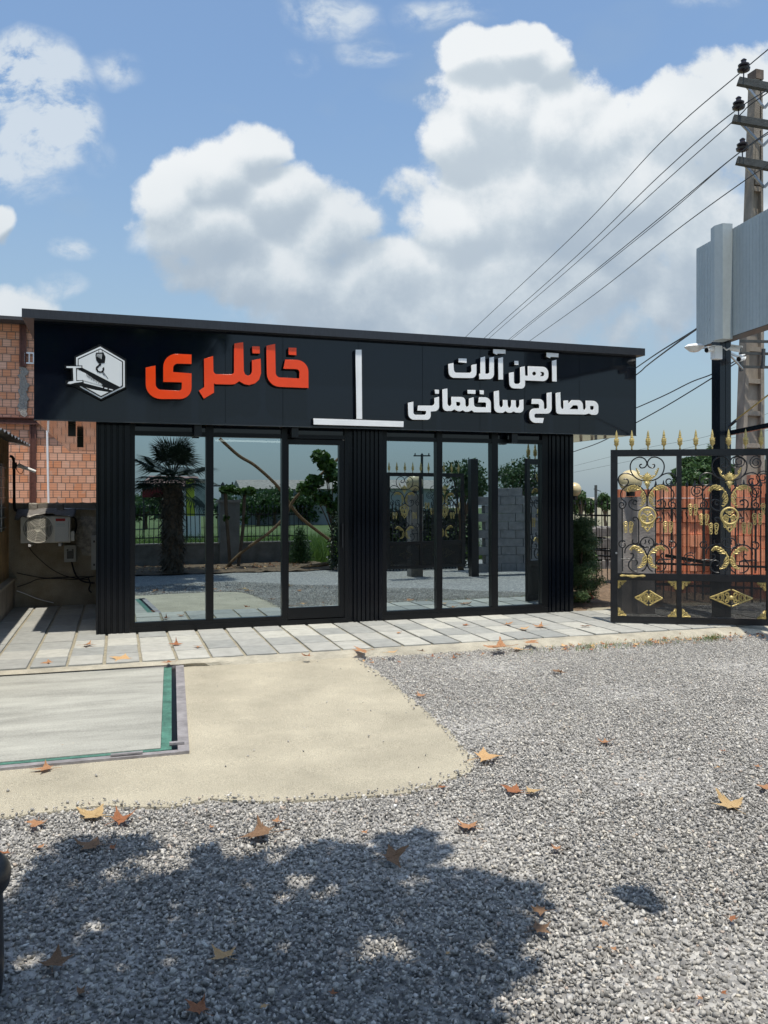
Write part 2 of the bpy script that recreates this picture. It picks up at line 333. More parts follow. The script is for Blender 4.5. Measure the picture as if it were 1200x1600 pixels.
def ground_mat():
    m = bpy.data.materials.new('packed_gravel_ground'); m.use_nodes = True; nt = m.node_tree; N = nt.nodes; L = nt.links; b = N['Principled BSDF']; b.inputs['Roughness'].default_value = .9
    tc = N.new('ShaderNodeTexCoord'); vo = N.new('ShaderNodeTexVoronoi'); vo.inputs['Scale'].default_value = 38; L.new(tc.outputs['Object'], vo.inputs['Vector'])
    sx = N.new('ShaderNodeSeparateColor'); L.new(vo.outputs['Color'], sx.inputs[0]); cr = N.new('ShaderNodeValToRGB'); L.new(sx.outputs[0], cr.inputs[0]); els = cr.color_ramp.elements
    els[0].color = (.15,.145,.14,1); els[1].color = (.50,.48,.44,1); els.new(.6).color = (.30,.29,.275,1); L.new(cr.outputs[0], b.inputs['Base Color'])
    bp = N.new('ShaderNodeBump'); bp.inputs['Strength'].default_value = .8; bp.inputs['Distance'].default_value = .015; L.new(vo.outputs['Distance'], bp.inputs['Height']); bp.invert = True; L.new(bp.outputs[0], b.inputs['Normal'])
    return m
M_['ground'] = ground_mat()

# ------------------------------------------------------------------ ground, paving, apron
ys = [-900,-300,-100,-40,-20,-12,-8.5]+[x*.5 for x in range(-16,17)]+[8.2,9,12,16,30,80,300,900]; xs = [-900,-200,-50,-20,-10,-5,-2,0,2,5,10,20,50,200,900]
V_ = [(x, y, gz(y)) for y in ys for x in xs]; nx = len(xs); F_ = [(j*nx+i, j*nx+i+1, (j+1)*nx+i+1, (j+1)*nx+i) for j in range(len(ys)-1) for i in range(nx-1)]
g_ = MB().add(V_, F_).build('ground', M_['ground'], fix=False); tag(g_, kind='structure')

YF = 8.33      # front edge of the paving slabs
pv = MB(); pm = mat('cast_paving_slab', (.33,.33,.32), .8, attr='tone', col2=[(0,(.27,.275,.26)),(.5,(.36,.355,.325)),(1,(.44,.43,.38))], var=.14, vs=9, bump=.25, bs=120, speck=.14)
tones = []; rg = random.Random(3)
PITCH = .337; X0 = onz(163, 1038).x
for i in range(-14, 34):
    x0 = X0+i*PITCH+.014; x1 = x0+PITCH-.030
    rows = [(YF, 8.77), (8.79, 9.235), (9.255, 9.70), (9.72, 10.36)]
    if x1 < .1: rows += [(10.37+.51*k, 10.86+.51*k) for k in range(5)]
    elif x0 > 5.9: rows = rows[:3]+[(9.72, 10.05)]
    for (a, b_) in rows:
        jz = rg.uniform(-.003, .003); pv.bbox(x0+rg.uniform(-.003,.003), a+rg.uniform(0,.004), -.05, x1+rg.uniform(-.003,.003), b_-rg.uniform(0,.004), jz, .005); t = rg.random(); tones += [t]*10
o = pv.build('pavement', pm); a = o.data.attributes.new('tone', 'FLOAT', 'FACE'); a.data.foreach_set('value', tones); tag(o, kind='structure')
# sand bed showing between the slabs, and the mortar kerb that slopes down to the yard
sb = MB(); sb.box(-6.5, YF-.03, -.16, 14, 13.2, -.018); tag(sb.build('sand_bed', mat('joint_sand', (.30,.27,.20), 1, var=.25, vs=20, bump=.5, bs=150)), kind='structure')
kb = MB(); rk = random.Random(5)
n = 160
top = [(-6.5+i*20.5/n, YF-.032, -.012+rk.uniform(-.004,.003)) for i in range(n+1)]; mid = [(x, YF-.11+rk.uniform(-.012,.012), -.035) for x, y, z in top]
bot = [(x, 8.13+.15*max(0,min(1,(1.1-x)/.4))+rk.uniform(-.02,.02)*(x > .8)-max(0, min(.14, (x-3)*.05)), -.115) for x, y, z in top]
kb.add(top+mid+bot, [(r_*(n+1)+i, (r_+1)*(n+1)+i, (r_+1)*(n+1)+i+1, r_*(n+1)+i+1) for r_ in (0, 1) for i in range(n)])
kb.add([(x, y+.02, z) for x, y, z in top]+top, [(n+1+i, n+2+i, i+1, i) for i in range(n)])
tag(kb.build('kerb', mat('mortar_kerb', (.42,.385,.305), .95, var=.25, vs=5, bump=.7, bs=90, speck=.3)), kind='structure')

def densify(poly, step=.08, jit=.02, seed=1):
    g = random.Random(seed); out = []
    for i, p in enumerate(poly):
        q = poly[(i+1) % len(poly)]; d = math.hypot(q[0]-p[0], q[1]-p[1]); k = max(1, int(d/step))
        for j in range(k): t = j/k; out.append((p[0]+(q[0]-p[0])*t+g.gauss(0, jit), p[1]+(q[1]-p[1])*t+g.gauss(0, jit)))
    return out
ap_px = [(-260,1330),(0,1282),(100,1270),(170,1262),(250,1266),(330,1252),(430,1256),(540,1250),(620,1244),(690,1228),(728,1210),(742,1192),(725,1168),(690,1135),(650,1100),(612,1068),(580,1045),(556,1030)]
ap = [tuple(ong(x, y)[:2]) for x, y in ap_px]
edge = densify(ap, .07, .012); _k = max(i for i in range(len(edge)) if edge[i][0] > 2.0 and math.hypot(edge[i][0]-ap[-1][0], edge[i][1]-ap[-1][1]) < .06); edge = edge[:_k+1]
apoly = edge+[(2.2 if False else ap[-1][0], 8.2), (-7, 8.2), (-7, ap[0][1])]
WB = {k: ong(*v) for k, v in dict(fr=(287,1043.5), nr=(296,1181), nl=(0,1204), fl=(0,1058)).items()}
am = MB(); LIFT = .014
# apron outline is cut round the weighbridge pit: two prisms, one hole made by ordering the outline through a slit
wbr = WB['fr'], WB['nr']
dirn = (WB['nl']-WB['nr']); dirf = (WB['fl']-WB['fr']); dn = Vector((-1, .012, 0)).normalized()
NR = WB['nr']; FR = WB['fr']; NL = NR+dn*6.0; FL = FR+dn*6.0
i_right = max(range(len(edge)), key=lambda i: edge[i][0])
from mathutils.geometry import tessellate_polygon
def sheet(name, outline, holes, m, zf, thick=.02):
    loops = [[Vector((x, y, 0)) for x, y in outline]]+[[Vector((x, y, 0)) for x, y in h] for h in holes]
    tri = tessellate_polygon(loops); vs = [v for l in loops for v in l]
    mb = MB(); mb.add([(v.x, v.y, zf(v.y)) for v in vs], tri)
    off = 0
    for l in loops:
        k = len(l); mb.add([(v.x, v.y, zf(v.y)) for v in l]+[(v.x, v.y, zf(v.y)-thick-.05) for v in l], [(i, (i+1) % k, (i+1) % k+k, i+k) for i in range(k)])
    o = mb.build(name, m, fix=True)
    return o
hole = [tuple(p[:2]) for p in (FR, NR, NL, FL)]
apoly = edge+[(ap[-1][0], 8.2), (FR.x, 8.24), tuple(FR[:2]), tuple(NR[:2]), tuple(NL[:2]), (NL.x, ap[0][1]+.02)]
tag(sheet('concrete_apron', apoly, [], M_['apron'], lambda y: gz(y)+LIFT), kind='structure')

# weighbridge deck let into the apron
def zP(p, h): return Vector((p[0], p[1], gz(p[1])+h))
wb = thing('weighbridge', (FR.x, FR.y, gz(FR.y)), 'grey concrete weighbridge deck with green steel edging sunk in the concrete apron', 'weighbridge')
u = (FR-NR); u = Vector((u.x, u.y, 0)); Ld = u.length; u.normalize(); w = Vector((dn.x, dn.y, 0)).normalized()
def W(a, b, h): p = NR+w*a+u*b; return zP(p, h)
def quadbox(mb, a0, b0, a1, b1, h0, h1):
    c = [(a0,b0),(a1,b0),(a1,b1),(a0,b1)]; vs = [W(a, b, h0) for a, b in c]+[W(a, b, h1) for a, b in c]
    mb.add(vs, [(0,3,2,1),(4,5,6,7),(0,1,5,4),(1,2,6,5),(2,3,7,6),(3,0,4,7)])
rust = mat('worn_steel_frame', (.30,.28,.28), .6, .3, var=.35, vs=9, bump=.2, bs=50)
fm = MB(); quadbox(fm, 0, -.0, .075, Ld, -.1, .034); quadbox(fm, .075, 0, 6, .055, -.1, .031); quadbox(fm, .075, Ld-.03, 6, Ld, -.1, .032)
fm.build('outer_frame', rust, wb)
gm = MB(); quadbox(gm, .115, .075, .185, Ld-.05, -.08, .030); quadbox(gm, .185, .075, 6, .115, -.08, .028)
gm.build('edging', mat('green_painted_steel', (.06,.16,.12), .6, var=.45, vs=8, speck=.3, ss=60), wb)
dm = MB(); quadbox(dm, .187, .117, 6, Ld-.05, -.08, .033); dm.build('deck', mat('trowelled_concrete_deck', (.335,.33,.29), .8, var=.28, vs=2.2, stretch=(.5,2.2,1), bump=.12, bs=80, speck=.2, ss=90), wb)
pf = MB(); quadbox(pf, .0755, .0555, 6, Ld-.031, -.1, .008); pf.build('pit_floor', M_['black'], wb)
for q_ in ((.03,.14,.13,.175,.036,.052), (.30,.02,.50,.05,.036,.046)): pl = MB(); quadbox(pl, *q_); pl.build('stop_plate', rust, wb)

# ------------------------------------------------------------------ loose gravel: every stone a small faceted chip
def gravel():
    g = np.random.default_rng(11); CELL = .0178
    apx = np.array([p for p in edge]+[(ap[-1][0], 8.3), (-9, 8.3), (-9, ap[0][1])])
    X, Y = np.meshgrid(np.arange(-3.2, 9.4, CELL), np.arange(2.0, 8.16, CELL)); X = X.ravel(); Y = Y.ravel()
    X = X+g.uniform(-.5,.5,X.size)*CELL*1.3; Y = Y+g.uniform(-.5,.5,Y.size)*CELL*1.3
    fw = X*VIEW.x+Y*VIEW.y; lt = X*RIGHT.x+Y*RIGHT.y
    keep = (fw > 2.3) & (np.abs(lt) < fw*.467+.45); X, Y = X[keep], Y[keep]; fw = fw[keep]
    def inside(x, y, poly):
        c = np.zeros(x.size, bool); n = len(poly); j = n-1
        for i in range(n):
            xi, yi = poly[i]; xj, yj = poly[j]
            if abs(yi-yj) > 1e-9:
                c ^= ((yi > y) != (yj > y)) & (x < (xj-xi)*(y-yi)/(yj-yi)+xi)
            j = i
        return c
    pit = (X < FR.x+.03) & (Y > NR.y-.03); X, Y, fw = X[~pit], Y[~pit], fw[~pit]; real_in = inside(X, Y, apx); ins = inside(X+g.normal(0,.045,X.size), Y+g.normal(0,.045,X.size), apx)
    keep = ~ins; strays = ins & (g.random(X.size) < .0012); keep |= strays; X, Y, fw = X[keep], Y[keep], fw[keep]
    st = real_in[keep]; n = X.size
    # stone shapes: convex hulls of random points
    shapes = []
    for k in range(9):
        bm = bmesh.new()
        for _ in range(9):
            v = g.normal(size=3); v /= np.linalg.norm(v); bm.verts.new(v*np.array([1,.78,.62])*g.uniform(.85,1.1))
        r = bmesh.ops.convex_hull(bm, input=bm.verts[:]); bmesh.ops.triangulate(bm, faces=bm.faces[:])
        for v in [v for v in bm.verts if not v.link_faces]: bm.verts.remove(v)
        bm.verts.index_update(); shapes.append((np.array([v.co[:] for v in bm.verts]), np.array([[v.index for v in f.verts] for f in bm.faces]))); bm.free()
    pick = g.integers(0, len(shapes), n); VV = []; FF = []; TT = []; off = 0
    size = .0102*np.exp(g.normal(0,.28,n)); size = np.clip(size, .006, .022)*np.clip(1.12-.07*(Y-3), .78, 1.12)
    Z = np.where(Y > 8.1, -.08, -.08-.02*(8.1-Y)) + size*.35 + np.where(st, .016, .004*np.sin(X*3.1+Y*1.7)+.004*np.sin(X*1.3-Y*4.2)) + g.uniform(0,.010,n)
    low = np.sin(X*1.7+1.3*np.sin(Y*1.1))*np.sin(Y*1.9+1.1*np.sin(X*.9)); LOW = low
    qa = g.normal(size=(n,4)); qa[:,1:3] *= .45; qa /= np.linalg.norm(qa, axis=1)[:,None]
    tone = g.beta(1.5, 2.0, n); tone = np.where(g.random(n) < .07, g.uniform(.82,1,n), np.clip(tone*.85+.05*LOW+.035*(Y-5), 0, .84))
    for k, (sv, sf) in enumerate(shapes):
        ii = np.where(pick == k)[0]; w_, x_, y_, z_ = qa[ii,0], qa[ii,1], qa[ii,2], qa[ii,3]
        Rm = np.stack([1-2*(y_*y_+z_*z_),2*(x_*y_-z_*w_),2*(x_*z_+y_*w_),2*(x_*y_+z_*w_),1-2*(x_*x_+z_*z_),2*(y_*z_-x_*w_),2*(x_*z_-y_*w_),2*(y_*z_+x_*w_),1-2*(x_*x_+y_*y_)],1).reshape(-1,3,3)
        P = np.einsum('nij,vj->nvi', Rm, sv)*size[ii][:,None,None]; P += np.stack([X[ii],Y[ii],Z[ii]],1)[:,None,:]
        nv = len(sv); VV.append(P.reshape(-1,3)); FF.append((sf[None]+(np.arange(len(ii))*nv)[:,None,None]+off).reshape(-1,3)); TT.append(np.repeat(tone[ii], len(sf))); off += nv*len(ii)
    o = np_mesh('gravel', np.concatenate(VV), np.concatenate(FF), M_['gravel'], attr=np.concatenate(TT)); tag(o, 'loose grey crushed stone covering the yard', kind='stuff'); print('stones', n)
gravel()

# ------------------------------------------------------------------ the black office building
B = thing('office_building', (3, 10.05, 0), 'single storey black office with mirrored shopfront and overhanging gloss black fascia', 'building')
YW = 10.04; ZS = 2.45; YFA = 9.85
XL, XR = ony(150, 900, YW).x, ony(896, 900, YW).x; FXL, FXR = ony(53, 600, YFA).x, ony(994, 600, YFA).x
def X_(px, Y=YW): return ony(px, 800, Y).x
# fascia: composite panels with open joints, three faces and a back
fa = MB(); cuts = [FXL, X_(130,YFA), X_(250,YFA), X_(352,YFA), X_(442,YFA), X_(560,YFA), X_(660,YFA), X_(750,YFA), X_(820,YFA), X_(905,YFA), FXR]; rt = random.Random(2)
for i in range(len(cuts)-1):
    a0, a1 = cuts[i]+.0022*(i > 0), cuts[i+1]-.0022*(i < len(cuts)-2); t = rt.uniform(-.0014,.0014); t2 = rt.uniform(-.0010,.0010)
    vs = [(a0,YFA+t,ZS),(a1,YFA-t+t2,ZS),(a1,YFA+.03,ZS),(a0,YFA+.03,ZS),(a0,YFA-t2,3.575),(a1,YFA+t,3.575),(a1,YFA+.03,3.575),(a0,YFA+.03,3.575)]
    fa.add(vs, [(0,3,2,1),(4,5,6,7),(0,1,5,4),(1,2,6,5),(2,3,7,6),(3,0,4,7)])
fa.box(FXL, YFA+.031, ZS, FXL+.03, 16.7, 3.575); fa.box(FXR-.03, YFA+.031, ZS, FXR, 16.7, 3.575); fa.box(FXL+.03, 16.66, ZS, FXR-.03, 16.69, 3.575)
fa.box(FXL+.031, YFA+.032, ZS+.03, FXR-.031, YFA+.05, 3.57)
fo = fa.build('fascia', M_['panel'], B)
tr = MB(); tr.box(FXL-.002, YFA-.006, ZS-.012, FXR+.002, YFA+.02, ZS-.001); tr.build('fascia_trim', mat('dark_anodised_trim', (.08,.085,.09), .3, .7), B)
rc = MB(); rc.box(-1.0, 9.72, 3.543, ony(1008,550,9.72).x, 16.85, 3.642); rc.build('roof', M_['cap'], B)
so = MB(); so.box(FXL+.002, YFA+.022, ZS+.001, FXR-.002, 16.69, ZS+.022); s_o = so.build('soffit', M_['soffit'], B)
for (px, yy, hh) in ((112.5,10.45,.14),(125.5,12.6,.15),(309,9.955,.14),(460,9.955,.13),(802,9.955,.14)):       # surface mounted square downlights
    q = ony(px, 700, yy); d = MB(); d.box(q.x-.042, yy-.042, ZS-hh, q.x+.042, yy+.042, ZS-.001); d.build('downlight', M_['black'], B)
def fluted(x0, x1, name='column'):
    mb = MB(); prof = [(x0, YW+.12), (x0, YW)]; x = x0+.02; k = max(3, round((x1-x0-.04)/.062)); st = (x1-x0-.04)/k
    for i in range(k):
        a = x0+.02+i*st; prof += [(a+.006, YW), (a+.012, YW+.022), (a+.022, YW+.022), (a+.028, YW), (a+st-.004, YW)]
    prof += [(x1, YW), (x1, YW+.12)]
    nn = len(prof); mb.add([(x, y, 0) for x, y in prof]+[(x, y, ZS) for x, y in prof], [(i, i+1, i+1+nn, i+nn) for i in range(nn-1)]+[(nn-1, 0, nn, 2*nn-1)])
    return mb.build(name, M_['flute'], B)
cx = [(XL, X_(203)), (X_(553), X_(598)), (X_(858), XR)]
fluted(*cx[0]); fluted(*cx[1]); fluted(*cx[2])
bd = MB(); bd.box(XL, YW+.125, 0, XL+.12, 16.4, ZS); bd.box(XR-.12, YW+.125, 0, XR, 16.4, ZS); bd.box(XL+.13, 16.3, 0, XR-.13, 16.4, ZS); bd.build('wall', M_['flute'], B)
inn = MB(); inn.box(XL+.13, 10.3, .005, XR-.13, 16.29, .03); inn.build('interior_floor', M_['inside'], B)
# glass: half mirror, half dark see-through
gl = bpy.data.materials.new('mirrored_tinted_glass'); gl.use_nodes = True; nt = gl.node_tree; N = nt.nodes; N.clear()
ou = N.new('ShaderNodeOutputMaterial'); g1 = N.new('ShaderNodeBsdfGlossy'); g1.inputs['Color'].default_value = (.77,.92,.98,1); g1.inputs['Roughness'].default_value = .0
g2 = N.new('ShaderNodeBsdfTransparent'); g2.inputs['Color'].default_value = (.10,.12,.12,1); mx = N.new('ShaderNodeMixShader'); mx.inputs[0].default_value = .56
nz = N.new('ShaderNodeTexNoise'); nz.inputs['Scale'].default_value = 1.1; nz.inputs['Detail'].default_value = 0; tcg = N.new('ShaderNodeTexCoord'); nt.links.new(tcg.outputs['Object'], nz.inputs['Vector'])
bpn = N.new('ShaderNodeBump'); bpn.inputs['Strength'].default_value = .05; bpn.inputs['Distance'].default_value = .02; nt.links.new(nz.outputs['Fac'], bpn.inputs['Height']); nt.links.new(bpn.outputs[0], g1.inputs['Normal'])
nt.links.new(g2.outputs[0], mx.inputs[1]); nt.links.new(g1.outputs[0], mx.inputs[2]); nt.links.new(mx.outputs[0], ou.inputs[0]); M_['glass'] = gl
YG = YW+.06; ZT = 2.315
def glazing(x0, x1, panes, zb, name='shopfront_frame'):
    """outer frame x0..x1 with panes [(a, b)], b/w mullions"""
    f = MB(); f.box(x0, YW+.012, 0, x1, YW+.11, zb-.045); f.box(x0, YW+.02, zb-.045, x1, YW+.10, zb)      # two-step sill
    f.box(x0, YW+.02, ZT, x1, YW+.10, ZT+.05)
    e = [x0]+[v for p in panes for v in p]+[x1]
    for i in range(0, len(e), 2): f.box(e[i], YW+.015, zb, e[i+1], YW+.105, ZS) if e[i+1]-e[i] > .003 else None
    fo_ = f.build(name, M_['frame'], B)
    for a, b_ in panes:
        g = MB(); tl = .0058
        g.add([(a-.004,YG,zb-.004),(b_+.004,YG,zb-.004),(b_+.004,YG+tl*(ZT-zb),ZT+.004),(a-.004,YG+tl*(ZT-zb),ZT+.004)]+[(a-.004,YG+.008,zb-.004),(b_+.004,YG+.008,zb-.004),(b_+.004,YG+.008+tl*(ZT-zb),ZT+.004),(a-.004,YG+.008+tl*(ZT-zb),ZT+.004)], [(0,1,2,3)])
        if a > X_(770): g.v = [(x, y+.0097*(x-a)*1.0, z) for x, y, z in g.v]
        g.build('glass_pane', gl, B, fix=False)
        t = MB(); t.add([(a,YG,ZT+.05),(b_,YG,ZT+.05),(b_,YG,ZS),(a,YG,ZS)], [(0,1,2,3)]); t.build('transom_pane', M_['panel'], B, fix=False)
    return fo_
zb = .115
P1 = [(X_(211), X_(322)), (X_(334), X_(441))]; P2 = [(X_(605), X_(683)), (X_(692), X_(769)), (X_(779), X_(848))]
glazing(X_(203)+.002, X_(450)-.002, P1, zb)
glazing(X_(598)+.002, X_(858)-.002, P2, zb)
# sliding door leaf
dx0, dx1 = X_(450), X_(545); pa, pb = X_(452), X_(531)
df = MB(); df.box(dx0, YW+.012, 0, dx1, YW+.11, .06); df.box(dx1-.05, YW+.015, .06, dx1, YW+.105, ZS); df.box(dx0, YW+.02, ZT, dx1-.05, YW+.1, ZT+.05); df.build('door_surround', M_['frame'], B)
dr = MB(); dr.box(dx0+.002, YW+.03, .07, pa, YW+.08, ZT-.01); dr.box(pb, YW+.03, .07, X_(540), YW+.08, ZT-.01); dr.box(pa, YW+.03, .07, pb, YW+.08, .21); dr.box(pa, YW+.03, ZT-.07, pb, YW+.08, ZT-.01)
dro = dr.build('door', M_['frame'], B); hd = MB(); hd.obox((pb+.035, YW+.0, .95), (pb+.035, YW+.0, 1.25), .018, .018); hd.obox((pb+.035,YW,.97),(pb+.035,YW+.04,.97),.012,.012); hd.obox((pb+.035,YW,1.23),(pb+.035,YW+.04,1.23),.012,.012); hd.build('door_handle', M_['metal'], dro)
g = MB(); g.add([(pa-.003,YG,.205),(pb+.003,YG,.205),(pb+.003,YG+.012,ZT-.065),(pa-.003,YG+.012,ZT-.065)], [(0,1,2,3)]); g.build('door_glass', gl, dro, fix=False)
tb = MB(); tb.add([(dx0,YG,ZT+.05),(dx1-.05,YG,ZT+.05),(dx1-.05,YG,ZS),(dx0,YG,ZS)], [(0,1,2,3)]); tb.build('transom_pane', M_['panel'], B, fix=False)
b2 = MB(); b2.box(X_(545)+.001, YW+.04, 0, X_(553)-.001, YW+.10, ZS); b2.build('door_surround', M_['flute'], B)
lamp = bpy.data.materials.new('ceiling_lamp_glow'); lamp.use_nodes = True; lamp.node_tree.nodes['Principled BSDF'].inputs['Emission Color'].default_value = (1,.97,.9,1); lamp.node_tree.nodes['Principled BSDF'].inputs['Emission Strength'].default_value = 3
for (a, b_, yy) in ((1.35, 2.9, 12.2),):
    l = MB(); l.box(a, yy, 2.40, b_, yy+.03, 2.425); l.build('ceiling_lamp', lamp, B)

# ------------------------------------------------------------------ lettering, traced as outlines lying on the fascia
REG = dict(A=(220,530,8.5714), B=(360,525,8.5714), C=(690,540,12), D=(780,540,12), E=(630,600,12), F=(710,600,9.2308), G=(810,600,9.2308), H=(480,535,7.5), L=(90,530,7.5))
def rg_(reg, pts, Y):
    ox, oy, s = REG[reg]; out = []
    for p in pts:
        if isinstance(p[0], str): q = REG[p[0]]; px, py, r_ = q[0]+p[1]/q[2], q[1]+p[2]/q[2], (p[3] if len(p) > 3 else 0); ss = q[2]
        else: px, py, r_, ss = ox+p[0]/s, oy+p[1]/s, (p[2] if len(p) > 2 else 0), s
        w_ = ony(px, py, Y); mpp = (w_.y/F)*.99; out.append((w_.x, w_.z, r_/ss*mpp*1.0))
    return out
def ring(cx_, cy_, r_, n=14, sq=1.0): return [(cx_+r_*math.cos(2*math.pi*k/n), cy_+r_*sq*math.sin(2*math.pi*k/n)) for k in range(n)]
def place(Y): return Matrix(((1,0,0,0),(0,0,-1,Y),(0,1,0,0),(0,0,0,1)))
def letter(root, reg, outline, holes=(), face=None, name='letter', Yf=9.765, trim=.0):
    o0 = fillet(rg_(reg, outline, Yf)); hs = [fillet(rg_(reg, h, Yf)) for h in holes]
    f_ = curve_solid(name, [o0]+hs, place(Yf+.006), .012, face, root, .0015)
    body = curve_solid('letter_return', [o0]+hs, place((Yf+.0125+YFA-.002)/2), YFA-.002-Yf-.0125, M_['black'], f_, .0001)
    if trim:
        me = body.data
    return f_
OR = thing('sign_lettering', (1.6, 9.84, 2.9), 'large orange raised letters on the left half of the black fascia', 'sign lettering', None)
om = M_['orange']; BK = mat('black_letter_edge', (.006,.006,.007), .2)
kh = [(66,380),(196,353),(200,675,70),(548,692,42),(548,578),(300,572),(303,188,175),(680,205),(680,332),(437,325,60),(432,440),(680,458),(680,802,150),(66,800,190)]
rl = [('A',848,262),('A',968,225),('A',974,470,50),('B',10,512,0),('B',48,500,30),('B',52,100),('B',172,82),('B',180,470),('B',198,515),('B',240,533),('B',275,512),('B',290,470),('B',290,325),('B',405,303),('B',412,500),('B',385,585),('B',330,635),('B',250,657),('B',185,645),('B',120,605),('B',60,645),('B',0,650),('A',1000,602),('A',980,590),('A',982,715),('A',845,798),('A',778,690),('A',850,640)]
ka = [(482,130),(600,104),(608,553,60),(925,568),(925,445,45),(708,438),(737,315),(1045,325,180),(1047,697),(490,675,175)]
for reg, ol in (('A', kh), ('A', rl), ('B', ka), ('B', [(778,155),(885,158),(885,258),(780,250)]), ('B', [(290,138),(393,138),(395,235),(297,232)])):
    letter(OR, reg, ol, (), om)
WL = thing('sign_lettering', (4.6, 9.84, 2.9), 'two lines of white raised letters on the right half of the black fascia', 'sign lettering', None); wm = M_['white']
words = [
 ('C', [(130,345),(222,325),(235,508,60),(563,510,50),(562,365),(655,345),(655,610,110),(135,603,120)], ()),
 ('C', [(320,240),(470,243),(470,325),(320,312)], ()),
 ('C', [(732,225),(815,205),(822,527),(898,527,35),(900,225),(982,210),(985,628,110),(706,630),(710,528),(732,525)], ()),
 ('C', [(1065,235),(1152,215),(1155,637),(1067,637)], ()),
 ('C', [('C',970,65),('D',120,75),('D',120,152),('C',1048,148),('C',1042,172),('C',970,140)], ()),
 ('D', [(287,285),(362,287),(362,362),(290,360)], ()),
 ('D', [(190,512),(275,495),(278,718,50),(397,720,50),(398,405),(480,388),(487,562),(542,565),(540,385),(925,400,135),(922,670,125),(487,652),(485,808,110),(192,800,110)], (ring(658,525,36), [(765,492),(845,495,38),(845,575,38),(765,573),(803,533)])),
 ('D', [(993,285),(1075,265),(1080,675),(995,670)], ()),
 ('D', [(888,130),(1115,145),(1112,218),(965,210),(960,238),(890,208)], ()),
 ('E', [(95,352),(190,332),(193,578,50),(430,578,38),(430,505,10),(265,498),(283,405),(588,407,60),(590,260),(672,240),(675,505,130),(517,515),(517,672,120),(97,668,120)], ()),
 ('E', [(597,105),(672,108),(672,182),(598,180)], ()),
 ('E', [('E',740,102),('E',828,85),('E',832,370),('E',850,408),('E',872,417),('E',895,405),('E',908,370),('E',908,240),('E',1165,245,110),('E',1168,395),('E',1182,422),('F',187,330),('F',205,318),('F',213,295),('F',213,208),('F',278,192),('F',285,332,45),('F',460,337),('F',460,265,25),('F',343,265),('F',360,190),('F',526,195,95),('F',527,408),('F',285,407),('F',250,378),('F',205,400),('F',160,400),('F',122,378),('F',85,396),('E',1010,505),('E',960,475),('E',910,505),('E',742,510,115)], ([('E',995,335),('E',1072,337,30),('E',1074,415,40),('E',998,412,25)],)),
 ('F', [(192,85),(305,87),(305,143),(192,138)], ()),
 ('F', [(368,90),(425,92),(425,150),(368,145)], ()),
 ('F', [(573,108),(643,93),(648,300),(660,330),(680,338),(697,325),(703,300),(703,230),(765,232),(770,310),(780,335),(795,345),(812,335),(822,300),(825,232),(885,235),(888,320),(898,342),(912,348),(930,335),(942,300),(942,232),(997,222),(1000,415,100),(885,412),(855,395),(820,415),(770,412),(738,390),(700,415),(577,412,95)], ()),
 ('G', [(413,130),(480,118),(482,428,90),(232,428,30),(232,490,30),(368,490),(352,563),(160,558,110),(160,355,100),(303,350),(303,287,30),(187,287),(200,215),(367,218,110),(370,360,15),(413,360,25)], ()),
 ('G', [(543,130),(605,118),(612,325),(625,355),(650,362),(655,345),(655,240),(718,235),(722,285),(770,232),(925,235,100),(935,360),(955,378),(970,360),(975,335),(975,240),(1155,245,100),(1155,445,90),(1065,445),(1015,425),(970,440),(610,435),(545,425,90)], ([(790,307),(858,307,25),(865,365),(738,362)], [(1035,318),(1088,315,20),(1088,375,25),(1038,370,20)]))]
for reg, ol, hs in words: letter(WL, reg, ol, hs, wm)
DV = thing('sign_divider', (3.3, 9.84, 2.5), 'white inverted T shaped bars dividing the orange and white lettering on the fascia', 'sign bars')
for ol in ([(568,85),(638,85),(645,898),(578,896)], [(75,890),(1130,925),(1130,992),(75,962)]): letter(DV, 'H', ol, (), M_['white'], 'bar')
# emblem: white hexagon with crane hook and steel beam
LG = thing('emblem', (.35, 9.84, 2.9), 'white hexagonal emblem of a crane hook and I beam, left end of the fascia', 'emblem')
def lay(name, pts, k, m, holes=(), d=.0025):
    Yk = 9.80-k*.003; return curve_solid(name, [fillet(rg_('L', pts, Yk))]+[fillet(rg_('L', h, Yk)) for h in holes], place(Yk), d, m, LG, .0002)
lay('backing_plate', [(500,66),(806,240),(808,572),(508,718),(250,585),(180,545),(95,530),(92,490),(165,480),(160,350),(85,345),(85,308),(195,308),(197,205)], 0, M_['black'], d=.07).location.y = 0
K = 13
lay('hexagon_rim', [(500,86),(786,254),(788,560),(508,698),(262,560),(217,300),(217,215)], K, M_['logo'])
lay('hexagon_inset', [(500,108),(768,262),(768,550),(508,680),(290,560),(236,300),(236,228)], K+1, M_['black'])
lay('emblem_field', [(500,120),(754,268),(754,542),(508,665),(310,555),(246,320),(246,238)], K+2, M_['logo'])
lay('beam_dark_band', [(222,338),(290,336),(735,562),(655,600),(560,585),(430,470)], K+3, M_['black'])  # dark band belonging to the emblem artwork
lay('beam_web', [(222,352),(330,400),(430,470),(525,528),(520,545),(300,482),(222,480)], K+4, M_['logo'])
lay('beam_flange', [(283,316),(300,320),(745,552),(728,558),(290,334)], K+4, M_['logo'])
lay('beam_lower_dark_band', [(120,520),(290,500),(660,590),(600,622),(440,598),(300,556),(200,536)], K+3, M_['black'])  # lower dark band, also part of the emblem artwork
lay('beam_lower_flange', [(210,508),(292,494),(535,560),(530,570),(292,510),(215,524)], K+4, M_['logo'])
lay('beam_lower_flange', [(550,566),(585,574),(583,586),(548,578)], K+4, M_['logo']); lay('beam_lower_flange', [(603,580),(652,592),(645,600),(600,590)], K+4, M_['logo'])
lay('beam_underside', [(345,572),(440,595),(598,620),(508,664)], K+4, M_['logo'])
